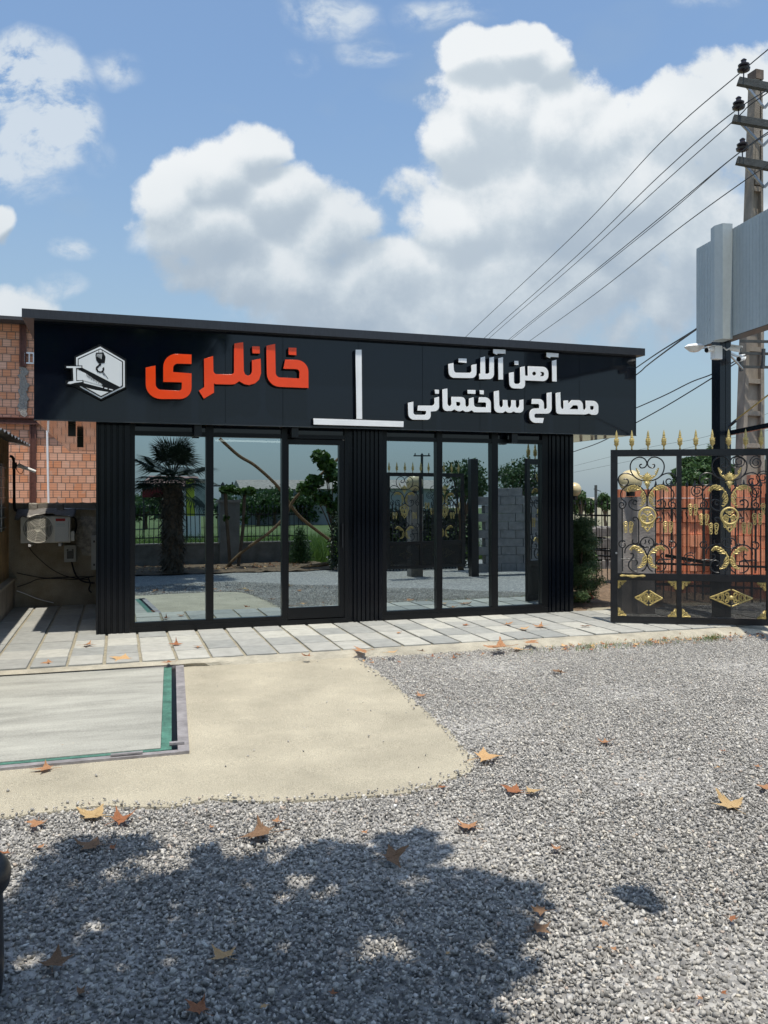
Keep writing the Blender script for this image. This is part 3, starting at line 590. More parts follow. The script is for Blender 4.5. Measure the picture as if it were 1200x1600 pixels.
lay('beam_end_backing', [(95,308),(290,308),(290,345),(226,350),(228,486),(300,478),(310,520),(200,540),(95,530),(110,490),(172,482),(170,350),(95,345)], K+5, M_['black'])
lay('beam_end', [(103,318),(280,318),(280,334),(215,338),(219,492),(292,487),(290,500),(210,510),(150,525),(115,520),(130,498),(186,490),(180,338),(103,335)], K+6, M_['logo'])
for i in range(13):
    t = i/12; a = (335+185*t, 405+105*t); b_ = (355+170*t, 440+98*t) if i % 2 else (350+172*t, 430+92*t)
    lay('hatching', [(a[0],a[1]),(a[0]+5,a[1]+2),(b_[0]+3,b_[1]+12),(b_[0]-2,b_[1]+10)], K+5, M_['black'])
lay('crane_rope', [(480,112),(486,114),(486,160),(480,160)], K+3, M_['black']); lay('crane_rope', [(520,118),(526,120),(526,160),(520,160)], K+3, M_['black'])
lay('hook_block', [(450,158),(540,155),(545,175),(562,205),(552,278),(480,284),(452,245),(444,190)], K+3, M_['black'])
for i in range(5): lay('block_pale_stripe', [(462+i*13,172),(468+i*13,172),(462+i*13,205+8*i),(458+i*13,205+6*i)], K+4, M_['logo'])  # pale stripes of the artwork on the hook block
hk = [(490,284),(512,284),(510,305),(480,325),(466,345),(480,372),(510,378),(528,360),(524,340),(545,325),(548,355),(535,385),(505,395),(470,380),(446,355),(450,325),(478,302)]
lay('crane_hook', hk, K+3, M_['black'])
for a, b_ in (((468,375),(490,395)), ((455,368),(470,392)), ((532,385),(590,465)), ((520,390),(548,430))): lay('sling', [a, (a[0]+5, a[1]-2), (b_[0]+5, b_[1]-2), b_], K+3, M_['black'])
# ------------------------------------------------------------------ left side: brick house, boundary wall, air conditioner
def brick_mat():
    m = bpy.data.materials.new('hollow_clay_brickwork'); m.use_nodes = True; nt = m.node_tree; N = nt.nodes; L = nt.links; b = N['Principled BSDF']; b.inputs['Roughness'].default_value = .85
    tc = N.new('ShaderNodeTexCoord'); mp = N.new('ShaderNodeMapping'); mp.inputs['Rotation'].default_value = (R(90), 0, 0); L.new(tc.outputs['Object'], mp.inputs[0])
    wn = N.new('ShaderNodeTexNoise'); wn.inputs['Scale'].default_value = 2.2; wn.inputs['Detail'].default_value = 5; L.new(tc.outputs['Object'], wn.inputs['Vector'])
    ad = N.new('ShaderNodeMix'); ad.data_type = 'RGBA'; ad.blend_type = 'LINEAR_LIGHT'; ad.inputs[0].default_value = .012; L.new(mp.outputs[0], ad.inputs[6]); L.new(wn.outputs['Color'], ad.inputs[7])
    br = N.new('ShaderNodeTexBrick'); br.inputs['Scale'].default_value = 1; br.inputs['Brick Width'].default_value = .162; br.inputs['Row Height'].default_value = .156; br.inputs['Mortar Size'].default_value = .007; br.inputs['Mortar Smooth'].default_value = .2
    br.inputs['Color1'].default_value = (.78,.33,.17,1); br.inputs['Color2'].default_value = (.86,.50,.35,1); br.inputs['Mortar'].default_value = (.20,.15,.12,1); br.inputs['Bias'].default_value = -.1; L.new(ad.outputs[2], br.inputs['Vector'])
    nz = N.new('ShaderNodeTexNoise'); nz.inputs['Scale'].default_value = 7; nz.inputs['Detail'].default_value = 8; L.new(tc.outputs['Object'], nz.inputs['Vector'])
    sm = N.new('ShaderNodeMapRange'); L.new(nz.outputs['Fac'], sm.inputs[0]); sm.inputs[1].default_value = .62; sm.inputs[2].default_value = .72; sm.inputs[4].default_value = .5
    wv = N.new('ShaderNodeTexWave'); wv.bands_direction = 'Z'; wv.inputs['Scale'].default_value = 6; wv.inputs['Distortion'].default_value = .6; L.new(tc.outputs['Object'], wv.inputs['Vector'])
    m1 = N.new('ShaderNodeMix'); m1.data_type = 'RGBA'; m1.blend_type = 'MULTIPLY'; m1.inputs[0].default_value = .22; L.new(br.outputs['Color'], m1.inputs[6]); L.new(wv.outputs['Color'], m1.inputs[7])
    m2 = N.new('ShaderNodeMix'); m2.data_type = 'RGBA'; L.new(sm.outputs[0], m2.inputs[0]); L.new(m1.outputs[2], m2.inputs[6]); m2.inputs[7].default_value = (.62,.47,.38,1); L.new(m2.outputs[2], b.inputs['Base Color'])
    bp = N.new('ShaderNodeBump'); bp.inputs['Strength'].default_value = .9; bp.inputs['Distance'].default_value = .015; bp.invert = True; L.new(br.outputs['Fac'], bp.inputs['Height'])
    bp2 = N.new('ShaderNodeBump'); bp2.inputs['Strength'].default_value = .5; bp2.inputs['Distance'].default_value = .01; L.new(nz.outputs['Fac'], bp2.inputs['Height']); L.new(bp.outputs[0], bp2.inputs['Normal']); L.new(bp2.outputs[0], b.inputs['Normal'])
    return m
M_['brick'] = brick_mat(); M_['redsteel'] = mat('red_oxide_steel', (.13,.05,.035), .6, .2, var=.3, vs=15)
YB = 18.5
H = thing('brick_house', (-3, YB, 0), 'unfinished orange hollow brick building with red brown steel frame, left of the black office', 'building')
zt = ony(10, 505, YB).z; zbm = ony(10, 657, YB).z
w_ = MB(); w_.box(-9, YB, -.1, 2.5, YB+.2, zbm-.07); w_.box(-9, YB+.01, zbm+.07, -.2, YB+.2, zt); w_.box(-9, YB+.21, -.1, -8.8, YB+6, zt); w_.build('wall', M_['brick'], H)
# steel section profiles
xb = ony(36, 560, YB).x; xc = ony(51.5, 700, YB).x
def ibeam(mb, p0, p1, w, h):
    p0 = Vector(p0); p1 = Vector(p1); v = abs((p1-p0).normalized().z) > .5; o = Vector((w/2-.012, 0, 0)) if v else Vector((0,0,h/2-.012))
    if v: mb.obox(p0, p1, .02, h, (0,1,0)); [mb.obox(p0+o*s, p1+o*s, .024, h*1.05, (0,1,0)) for s in (-1, 1)]
    else: mb.box(p0.x, p0.y-.02, p0.z-h/2+.02, p1.x, p0.y+.0, p0.z+h/2-.02); mb.box(p0.x, p0.y-.09, p0.z+h/2-.02, p1.x, p0.y, p0.z+h/2); mb.box(p0.x, p0.y-.09, p0.z-h/2, p1.x, p0.y, p0.z-h/2+.02)
m = MB(); ibeam(m, (-9, YB-.005, zbm), (-.9, YB-.005, zbm), .1, .14); m.build('steel_beam', M_['redsteel'], H)
for (xx, z0, z1) in ((xb, ony(36,573,YB).z, zt-.02), (xc, 1.2, zbm-.075), (xb-3.2, zbm+.08, zt-.02), (xc-3.2, 0, zbm-.075)):
    m = MB(); m.box(xx-.065, YB-.05, z0, xx-.035, YB-.002, z1); m.box(xx+.035, YB-.05, z0, xx+.065, YB-.002, z1); m.box(xx-.034, YB-.03, z0, xx+.034, YB-.002, z1); m.build('steel_post', M_['redsteel'], H)
mr_ = MB(); g = random.Random(4)
for k in range(26):
    z = ony(36,575+3*k,YB).z
    if z < zbm+.12: break
    x = xb+g.uniform(-.03,.03); r = g.uniform(.06,.10); pts = [(x+r*math.cos(a)*g.uniform(.7,1.2), z+r*.8*math.sin(a)*g.uniform(.7,1.2)) for a in [i*math.pi/4 for i in range(8)]]
    mr_.prism(pts, lambda a, b_, d: (a, d, b_), YB-.012-.0007*k, YB+.005)
mr_.build('mortar_patch', mat('grey_mortar', (.30,.28,.25), 1, var=.3, vs=25, bump=1, bs=60), H)
rf = MB(); rf.box(-9.2, YB-.42, zt+.001, -.1, YB+6, zt+.07); rf.build('roof', mat('tarred_roof_edge', (.05,.05,.055), .8), H)
# small white barred window near the corner, behind the fascia
wn = MB(); p = ony(46, 562, YB); wn.box(p.x-.09, YB-.04, p.z-.09, p.x+.16, YB-.012, p.z-.06); wn.box(p.x-.09, YB-.04, p.z+.12, p.x+.16, YB-.012, p.z+.15)
for q in (-.09, -.01, .07, .14): wn.box(p.x+q, YB-.05, p.z-.059, p.x+q+.02, YB-.012, p.z+.119)
wn.build('window', M_['white'], H)
gp_ = MB(); p = ony(75, 700, YB-.1); gp_.tube([(p.x, YB-.1, 0), (p.x+.01, YB-.1, 1.5), (p.x-.02, YB-.1, 3.1)], .022, 8); tag(gp_.build('downpipe', M_['white'], None, True), 'thin white vertical pipe in front of the orange brickwork', 'pipe')

# stained boundary wall
YC = 12.95
cw = MB(); rg2 = random.Random(8); zc = ony(80, 786, YC).z; nn = 40
tp = [(-1.75+i*1.55/nn, zc+rg2.uniform(-.012,.012)) for i in range(nn+1)]
cw.add([(x, YC, -.1) for x, z in tp]+[(x, YC, z) for x, z in tp]+[(x, YC+.2, z) for x, z in tp], [(i, i+1, nn+2+i, nn+1+i) for i in range(nn)]+[(nn+1+i, nn+2+i, 2*nn+3+i, 2*nn+2+i) for i in range(nn)])
cw.add([(-1.75, YC+.2, -.1), (-.2, YC+.2, -.1), (-.2, YC+.2, zc), (-1.75, YC+.2, zc)], [(0,1,2,3)])
C_ = cw.build('boundary_wall', M_['concdark']); tag(C_, 'stained grey concrete wall behind the air conditioning unit, between the cottage and the office', 'wall')
# paler rough patch with broken edge, top strip
rr = MB(); poly = densify([(ony(117,807,YC).x, ony(117,807,YC).z), (-.205, ony(117,807,YC).z), (-.205, ony(117,872,YC).z), (ony(128,868,YC).x, ony(128,866,YC).z), (ony(119,850,YC).x, ony(119,850,YC).z)], .04, .012, 3)
rr.prism(poly, lambda a, b_, d: (a, d, b_), YC-.018, YC+.004); rr.build('rough_patch', mat('rough_pale_patch', (.42,.39,.34), 1, var=.5, vs=14, bump=1.6, bs=28, detail=8), C_)
tpz = MB(); tpz.box(-1.7, YC-.05, ony(80,796,YC).z, -.205, YC-.002, ony(80,787,YC).z); tpz.build('coping', M_['conc'], C_)
for (x0, x1, y0, y1, lb, yy) in ((44,58,786,801,'left grey concrete block lying on the stained wall above the fan unit',.16), (88,98.5,787,802,'right grey concrete block lying on the stained wall above the fan unit',.17)):
    a = ony(x0, y0, YC-yy); b_ = ony(x1, y1, YC-yy); k = MB(); k.bbox(a.x, YC-yy, b_.z, b_.x, YC-.052, a.z, .012); tag(k.build('concrete_block', M_['conc'], bevel=.006), lb, 'block', 'blocks on the wall')
# sagging tarpaulin over the unit
tp_ = MB(); a = ony(24, 800, YC-.32); b_ = ony(118, 800, YC-.32); nx_ = 16
for j in range(2):
    pass
vs = []; rg3 = random.Random(6)
for j in range(7):
    for i in range(nx_+1):
        t = i/nx_; s = j/6; vs.append((a.x+(b_.x-a.x)*t, YC-.02-.42*s, a.z+.045*(1-s)-.05*s*s-.03*math.sin(t*9)*s+rg3.uniform(-.012,.012)*(.4+s)-(.05 if t < .12 else 0)*s))
tp_.add(vs, [(j*(nx_+1)+i, j*(nx_+1)+i+1, (j+1)*(nx_+1)+i+1, (j+1)*(nx_+1)+i) for j in range(6) for i in range(nx_)])
o = tp_.build('tarpaulin', mat('grey_tarpaulin', (.14,.13,.12), .7, var=.3, vs=20), None, True, fix=False); sm = o.modifiers.new('thick', 'SOLIDIFY'); sm.thickness = .006; tag(o, 'dark grey sheet draped over the top of the fan unit', 'sheet')
# air conditioning unit
YA = YC-.40
AC = thing('air_conditioner', (ony(70,830,YA).x, YA, ony(70,848,YA).z), 'pale grey outdoor fan unit with red stripe mounted on the stained wall', 'air conditioner')
acm = mat('ac_cream_paint', (.80,.77,.68), .45, var=.08, vs=8); x0, x1 = ony(32,830,YA).x, ony(110,830,YA).x; z1, z0 = ony(60,806,YA).z, ony(60,848.5,YA).z
k = MB(); k.bbox(x0, YA, z0, x1, YA+.29, z1, .01); k.build('casing', acm, AC, bevel=.008)
xf0, xf1 = ony(36,830,YA).x, ony(83,830,YA).x; fc = ((xf0+xf1)/2, YA-.012, ony(59,826,YA).z); fr = (xf1-xf0)/2
k = MB(); k.lathe([(fr,.0),(fr,.010)], fc, 36, 'y'); k.build('fan_recess', mat('fan_dark', (.05,.05,.045), .6), AC)
k = MB()
for q in range(8):
    r_ = fr*(.26+.74*q/7); k.tube([(fc[0]+r_*math.cos(a), fc[1]-.012-.006*(1-q/7), fc[2]+r_*math.sin(a)) for a in [i*2*math.pi/36 for i in range(37)]], .0045 if q < 7 else .008, 5)
for q in range(6):
    a = q*math.pi/3+.3; k.tube([(fc[0]+.1*fr*math.cos(a), fc[1]-.02, fc[2]+.1*fr*math.sin(a)), (fc[0]+fr*math.cos(a), fc[1]-.01, fc[2]+fr*math.sin(a))], .004, 5)
k.lathe([(fr*.17,-.012),(fr*.2,-.022),(fr*.2,-.014)], fc, 20, 'y'); k.build('fan_grille', acm, AC)
xp0 = ony(86,830,YA).x; xp1 = ony(107,830,YA).x
k = MB(); k.box(xp0, YA-.018, z0+.015, xp1, YA-.001, z1-.02); k.build('side_panel', mat('ac_panel_paint', (.70,.71,.68), .45), AC, bevel=.004)
k = MB(); za = ony(90,811,YA).z; k.box(xp0+.01, YA-.021, za-.03, ony(102,811,YA).x, YA-.0185, za+.008); k.build('red_label', mat('red_label', (.45,.02,.02), .5), AC)
k = MB(); [k.box(xp0+.015, YA-.0195, z, xp0+.13, YA-.0183, z+.003) for z in (za-.06, za-.08, za-.10)]; k.build('label_lines', mat('teal_print', (.12,.3,.3), .5), AC)
k = MB(); k.bbox(x1+.001, YA+.04, z0+.02, x1+.05, YA+.24, z0+.16, .015); k.build('valve_cover', acm, AC)
for x in (x0+.12, x1-.14): k = MB(); k.obox((x, YC-.002, z0-.03), (x, YA-.02, z0-.03), .035, .035); k.build('bracket', M_['white'], AC)
# switch box and meter cabinet
def ebox(px0, py0, px1, py1, Y, label, extra):
    a = ony(px0, py0, Y); b_ = ony(px1, py1, Y); T = thing('electrical_box', ((a.x+b_.x)/2, Y, b_.z), label, 'electrical box')
    k = MB(); k.bbox(a.x, Y, b_.z, b_.x, YC-.001, a.z, .008); k.build('enclosure', mat('box_grey', (.48,.49,.46), .5, var=.1), T, bevel=.004); extra(T, a, b_, Y); return T
def ex1(T, a, b_, Y):
    k = MB(); w = b_.x-a.x; k.box(a.x+w*.25, Y-.012, b_.z+.05, a.x+w*.78, Y-.001, b_.z+.16); k.build('hinged_cover', M_['black'], T)
    for f in (.3, .72): k = MB(); k.lathe([(.013,-.014),(.013,0)], (a.x+w*f, Y, a.z-.07), 12, 'y'); k.build('button', M_['black'], T)
def ex2(T, a, b_, Y):
    k = MB(); k.box(a.x+.03, Y-.01, a.z-.10, a.x+.05, Y-.001, a.z-.07); k.box(a.x+.03, Y-.01, b_.z+.06, a.x+.05, Y-.001, b_.z+.09); k.build('latch', M_['black'], T)
ebox(100, 852, 119, 878, YC-.12, 'small grey switch box with black cover under the fan unit', ex1)
ebox(142.5, 837, 158, 890, YC-.16, 'tall grey cabinet partly hidden by the left fluted column', ex2)
def cable(pts, r, label, m='wire', Y=YC-.03, name='cable'):
    k = MB(); k.tube(crom([ony(x, y, Y) for x, y in pts], 6), r, 5); return tag(k.build(name, M_[m], None, True), label, 'cable')
cable([(44,852),(52,864),(75,885),(95,897),(115,903),(140,906)], .006, 'black cable running diagonally down from the fan unit to the junction by the column')
cable([(26,895),(45,899),(70,903),(100,902),(145,901)], .007, 'black cable sagging across the middle of the stained wall')
cable([(27,917),(45,911),(60,905),(90,904),(120,905),(148,900)], .007, 'black cable rising from the lower left of the stained wall')
cable([(112,878),(116,893),(122,903),(132,909),(148,911)], .012, 'thick black cable looping from the small switch box', Y=YC-.04)
cable([(138,903),(141,912),(139,921),(143,926)], .01, 'short black cable end hanging by the foot of the fluted column')
cable([(26,923),(40,928),(60,936),(84,942)], .007, 'white cable lying against the foot of the stained wall', 'white')
cable([(25,801),(60,797),(100,795),(150,796)], .012, 'grey conduit running along the top of the stained wall', 'steel', YC-.07)
cable([(112,806),(118,812),(119,825),(115,836)], .012, 'black insulated pipes curling beside the right end of the fan unit', Y=YC-.2)

# cottage on the far left
XC = -1.50
K_ = thing('cottage', (XC-2, 12.5, 0), 'ochre stone faced hut with tiled plinth and tin eave at the left edge', 'building')
ym = 12.92; zr = onx(18, 682, XC).z
k = MB(); k.box(-5.5, 7.2, .42, XC, ym, 2.38); k.build('wall', mat('ochre_stone_facing', (.50,.33,.16), .8, var=.3, vs=5, bump=.5, bs=35), K_)
k = MB(); k.box(-5.5, 7.15, -.1, XC+.075, ym+.02, .395); plm = mat('grey_plinth_tile', (.30,.26,.22), .5, var=.25, vs=4); k.build('plinth', plm, K_)
k = MB(); k.box(-5.5, 7.1, .396, XC+.10, ym+.03, .425); k.build('plinth_capping', mat('pale_stone_capping', (.42,.38,.31), .6), K_)
k = MB(); [k.box(XC+.0755, 7.2+i*.4, .0, XC+.0765, 7.205+i*.4, .39) for i in range(15)]; k.build('tile_joint', M_['black'], K_)
k = MB(); n_ = 60; vs = []
for j, (x, z) in enumerate(((-5.5, 3.25), (XC+.27, 2.33))):
    for i in range(n_+1): vs.append((x, 6.9+i*6.15/n_, z+.022*math.sin(i*1.9)))
k.add(vs, [(i, i+1, n_+2+i, n_+1+i) for i in range(n_)]); o = k.build('roof', mat('tin_sheet', (.16,.16,.16), .5, .5, var=.3, vs=10), K_, fix=False); sm = o.modifiers.new('thick', 'SOLIDIFY'); sm.thickness = .01
wy0 = onx(1, 730, XC).y; wy1 = onx(6, 730, XC).y; wz1 = onx(6, 726, XC).z; wz0 = onx(6, 829, XC).z
k = MB(); k.box(XC+.001, 11.2, wz0, XC+.02, 12.28, wz1); wf = k.build('window', M_['black'], K_)
k = MB(); [k.obox((XC+.035, 11.2, z), (XC+.035, 12.28, z), .012, .012) for z in [wz0+.05+i*(wz1-wz0-.1)/6 for i in range(7)]]; [k.obox((XC+.03, y, wz0), (XC+.03, y, wz1), .012, .012) for y in (11.5, 11.9)]; k.build('bar', M_['steel'], wf)
dp = MB(); q = YC-.08; dp.tube(crom([ony(15,713,q), ony(19,714,q), ony(21.5,722,q), ony(22,760,q), ony(22.5,793,q), ony(27,798,q)], 5), .02, 8)
tag(dp.build('drainpipe', M_['metal'], None, True), 'black drainpipe at the corner of the ochre hut', 'pipe')
sl = thing('bracket_lamp', ony(23,727,YC-.1), 'thin white tubular lamp on a bracket in front of the brickwork, at the black drainpipe', 'lamp')
k = MB(); a = ony(23,727,YC-.1); k.tube([a, ony(30,727,YC-.15), ony(40,731,YC-.2)], .012, 6); k.box(a.x-.03, YC-.15, a.z-.05, a.x+.03, YC-.08, a.z+.04); k.build('bracket', M_['metal'], sl)
k = MB(); k.tube([ony(28,726.5,YC-.2), ony(36,730,YC-.2), ony(56,737,YC-.2)], [.03,.028,.02], 8); k.build('lamp_tube', M_['white'], sl)
k = MB(); k.tube(crom([ony(24,730,YC-.1), ony(29,738,YC-.12), ony(34,740,YC-.15), ony(37,733,YC-.17)], 4), .005, 5); k.build('cord', M_['wire'], sl)

# ------------------------------------------------------------------ the gate
GA = onz(957, 973, .0)+Vector((0,0,0)); GB = ray(1200, 974); GD = Vector((.8889,-.458,0)).normalized(); GN = Vector((-GD.y, GD.x, 0))
def gp(px, py):
    d = ray(px, py); t = (GA-Vector((0,0,EYE))).dot(GN)/d.dot(GN); P = Vector((0,0,EYE))+d*t; return ((P-GA).dot(GD), P.z)
def Mz(x, y): return gp(950+x/7.615, 690+y/7.615)
def Nz(x, y): return gp(1070+x/7.615, 690+y/7.615)
def Kz(x, y): return gp(880+x/3.75, 640+y/3.75)
gate = thing('gate', (0,0,0), 'open black wrought iron gate leaf with gold spearheads and scrolls, right of the office', 'gate', 'gate leaves')
ZB, ZTOP = .0, Kz(300, 236)[1]; u0, u1 = Kz(278,600)[0], Kz(318,600)[0]; u2, u3 = Kz(664,600)[0], Kz(693,600)[0]; u4 = Kz(1188,600)[0]; u5 = u4+(u1-u0)
zt0 = Kz(300,275)[1]; zm1, zm0 = Kz(300,957)[1], Kz(300,997)[1]; zb1 = Kz(300,1208)[1]
L3 = lambda u, z, d=0.0: (u, d, z)       # gate local frame: x along the leaf, y = away from the viewer, z up
k = MB(); T_ = .045
k.box(u0, -T_/2, ZB+.01, u1, T_/2, ZTOP); k.box(u4, -T_/2, ZB+.01, u5, T_/2, ZTOP); k.box(u1+.0005, -T_/2+.001, zt0, u4-.0005, T_/2-.001, ZTOP-.001)
k.box(u1+.0005, -T_/2+.001, zm0, u4-.0005, T_/2-.001, zm1); k.box(u1+.0005, -T_/2+.001, ZB+.01, u4-.0005, T_/2-.001, zb1)
k.box(u2, -T_/2+.003, zb1+.0005, u3, T_/2-.003, zm0-.0005); k.box(u2, -T_/2+.003, zm1+.0005, u3, T_/2-.003, zt0-.0005)
gate_parts = [k.build('frame', M_['metal'], gate)]
# perforated lower panels: a woven grid of thin bars
k = MB()
for (a, b_) in ((u1, u2), (u3, u4)):
    x = a+.008
    while x < b_: k.box(x, -.004, zb1, x+.0068, -.001, zm0); x += .0105
    z = zb1+.008
    while z < zm0: k.box(a, -.0008, z, b_, .002, z+.0062); z += .0105
gate_parts.append(k.build('mesh_panel', M_['iron'], gate, fix=False))
uc = Mz(466,700)[0]; uc2 = Nz(530,700)[0]
scr = [
 [(405,270),(385,273),(377,290),(390,310),(415,313),(445,300),(463,265),(450,222),(410,190),(350,190),(292,225),(265,290),(280,370),(330,430),(400,462),(466,466)],
 [(185,453),(205,445),(232,453),(243,480),(228,510),(185,522),(145,508),(124,470),(130,420),(170,385),(220,377),(280,395),(330,430)],
 [(466,765),(468,700),(455,640),(410,560),(340,520),(270,515),(205,540),(162,590),(150,640),(172,690),(205,712),(215,745),(195,785),(160,795),(135,770),(140,735),(168,725),(185,745),(172,765)],
 [(335,745),(318,750),(300,735),(305,710),(328,700),(345,720)],
 [(345,720),(335,700),(290,690),(255,715),(255,770),(310,812),(370,815),(425,790),(466,760)],
 [(325,945),(305,935),(300,912),(320,900),(348,908),(363,940),(365,1010),(366,1200)],
 [(470,1135),(420,1150),(388,1195),(400,1240),(440,1262),(466,1250)],
 [(440,1165),(450,1195),(435,1215)],
 [(300,1165),(290,1185),(305,1212),(335,1218),(362,1205),(385,1230),(430,1250)],
 [(200,1330),(210,1275),(260,1228),(330,1218),(415,1262),(460,1345),(466,1440),(445,1510),(400,1545)],
 [(265,1335),(290,1330),(305,1352),(290,1385),(255,1400),(200,1392),(150,1400)],
 [(320,1468),(345,1455),(345,1420),(310,1402),(268,1415),(245,1455),(255,1505),(300,1540),(350,1545)],
 [(205,1190),(185,1180),(150,1185),(130,1215),(145,1250),(180,1262),(205,1240),(200,1205)],
 [(170,795),(170,1000),(172,1200)], [(172,1262),(172,1400),(172,1545)]]
def panel(cu, mirror_extra, du):
    for pts in scr:
        q = [Mz(x, y) for x, y in pts]
        for s in (-1, 1):
            loc = [(cu-(u-uc) if s < 0 else cu+(u-uc), 0, z) for u, z in q]
            loc = [(max(min(p[0], du[1]), du[0]), p[1]+.001*s, p[2]) for p in loc]
            k = MB(); k.tube(crom([Vector(p) for p in loc], 4), .0085, 5); gate_parts.append(k.build('scroll', M_['iron'], gate, True))
panel(uc, 0, (u1+.004, u2-.004)); panel(uc2, 0, (u3+.004, u4-.004))
# extra curls filling the wide panel
for (cx_, cz_) in ((150,590),(650,240),(850,600),(930,430),(60,1400),(850,250)):
    for s in ((1,) if True else ()):
        c = Nz(cx_, cz_); rr_ = .085; pts = [(c[0]+rr_*(1-.75*i/26)*math.cos(i*.48+1), -.003, c[1]+rr_*(1-.75*i/26)*math.sin(i*.48+1)) for i in range(27)]
        k = MB(); k.tube([Vector(p) for p in pts], .0065, 5); gate_parts.append(k.build('scroll', M_['iron'], gate, True))
for xs_ in (235, 300, 850, 960): a = Nz(xs_, 620); k = MB(); k.tube([Vector((a[0], 0, Nz(xs_,1535)[1])), Vector((a[0], 0, a[1]))], .0065, 5); gate_parts.append(k.build('scroll', M_['iron'], gate))
# gold: acanthus crescents made of overlapping lobes with a raised midrib
def lobes(mb, path, wid, n, side=1, d0=-.012, sp=.009):
    P = crom([Vector((x, 0, z)) for x, z in path], 8); m_ = len(P)
    seg = [0]; [seg.append(seg[-1]+(P[i]-P[i-1]).length) for i in range(1, m_)]
    def at(t):
        t *= seg[-1]
        for i in range(1, m_):
            if seg[i] >= t: f_ = (t-seg[i-1])/max(1e-6, seg[i]-seg[i-1]); return P[i-1].lerp(P[i], f_), (P[i]-P[i-1]).normalized()
        return P[-1], (P[-1]-P[-2]).normalized()
    for i in range(n):
        t = (i+.5)/n; p, tg = at(t); nr = Vector((-tg.z, 0, tg.x))*side; w = wid*(.55+.75*math.sin(math.pi*min(1, t*1.05))); 
        for sg, ln, an in ((1, 1.0, .55), (-1, .28, .6)):
            dr_ = (nr*sg*math.cos(an)+tg*(1 if t < .5 else -1)*-math.sin(an)).normalized(); q = p-nr*sg*.004; tip = q+dr_*w*ln; a = tg*w*.16
            mid = q+dr_*w*ln*.5
            mb.add([q-a+Vector((0,d0,0)), q+a+Vector((0,d0,0)), mid+a*1.1+Vector((0,d0-.007,0)), tip+Vector((0,d0+.002,0)), mid-a*1.1+Vector((0,d0-.002,0)), mid+Vector((0,d0-.014,0)), q+Vector((0,d0-.012,0))], [(0,6,5,4),(6,1,2,5),(5,2,3),(4,5,3)])
    mb.tube([v+Vector((0,d0-.004,0)) for v in P], [sp]*m_, 5)
def mir(q, c): return [(2*c-u, z) for u, z in q]
def gold(fn, name='gold_leaf_ornament'):
    k = MB(); fn(k); gate_parts.append(k.build(name, M_['gold'], gate, fix=True))
def acan(px_path, c_from, c_to, wid, n, flip):
    q = [Mz(x, y) for x, y in px_path]; q = [(u-c_from+c_to, z) for u, z in q]
    gold(lambda k: lobes(k, q, wid, n, -1)); gold(lambda k: lobes(k, mir(q, c_to), wid, n, 1))
for c in (uc, uc2):
    acan([(222,592),(245,548),(300,524),(365,548),(415,600),(440,665),(435,720),(385,775)], uc, c, .068, 12, 1)
    acan([(255,1285),(300,1243),(360,1258),(415,1310),(450,1375),(448,1435),(410,1485),(352,1500)], uc, c, .068, 12, 1)
    acan([(445,455),(400,430),(365,395),(345,350),(335,315)], uc, c, .035, 8, 1)
    def star(k, c=c):
        R1 = [(466,358),(480,384),(497,376),(493,400),(518,394),(508,420),(534,424),(508,444),(522,462),(486,466),(466,478)]
        R2 = [(466,462),(494,470),(516,492),(492,500),(497,520),(480,524),(482,545),(466,568)]
        for half in (R1, R2):
            q = [Mz(x, y) for x, y in half]; q = [(u-uc+c, z) for u, z in q]; poly = q+[(2*c-u, z) for u, z in reversed(q[1:-1])]; n_ = len(poly)
            zc_ = sum(z for u, z in poly)/n_; vs = [Vector((u, -.010, z)) for u, z in poly]+[Vector((c+(u-c)*.55, -.022 if i % 2 else -.017, zc_+(z-zc_)*.6)) for i, (u, z) in enumerate(poly)]+[Vector((c, -.028, zc_))]
            k.add(vs, [(i, (i+1) % n_, n_+(i+1) % n_, n_+i) for i in range(n_)]+[(n_+i, n_+(i+1) % n_, 2*n_) for i in range(n_)]+[tuple(range(n_))])
    gold(star)
    def med(k, c=c):
        z0_ = Mz(475,880)[1]; r_ = .098
        k.tube([Vector((c+r_*math.cos(a), -.014, z0_+r_*math.sin(a)*1.02)) for a in [i*2*math.pi/28 for i in range(29)]], [.010+.006*abs(math.sin(i*math.pi/28)) for i in range(29)], 6)
        for s in (-1, 1):
            for (cx_, cz_, rr_, a0, tr) in ((.045,-.03,.026,0,1.6),(.05,-.085,.030,2,1.5),(.0,.035,.022,1.5,1.2),(.03,.055,.018,4,1.4),(.028,-.035,.022,4,1.3),(.022,-.13,.028,1,1.6),(.055,-.125,.02,3,1.2)):
                pts = [Vector((c+s*(cx_+rr_*(1-.6*i/16)*math.cos(a0+i*tr*2*math.pi/16)), -.016, z0_+cz_+rr_*(1-.6*i/16)*math.sin(a0+i*tr*2*math.pi/16))) for i in range(17)]
                k.tube(pts, .0065, 5)
            lobes(k, [(c+s*.004, z0_-.02), (c+s*.05, z0_+.01), (c+s*.075, z0_-.03)], .022, 5, -s); lobes(k, [(c+s*.085, z0_-.05), (c+s*.05, z0_-.13), (c, z0_-.2)], .022, 7, s)
    gold(med, 'gold_medallion')
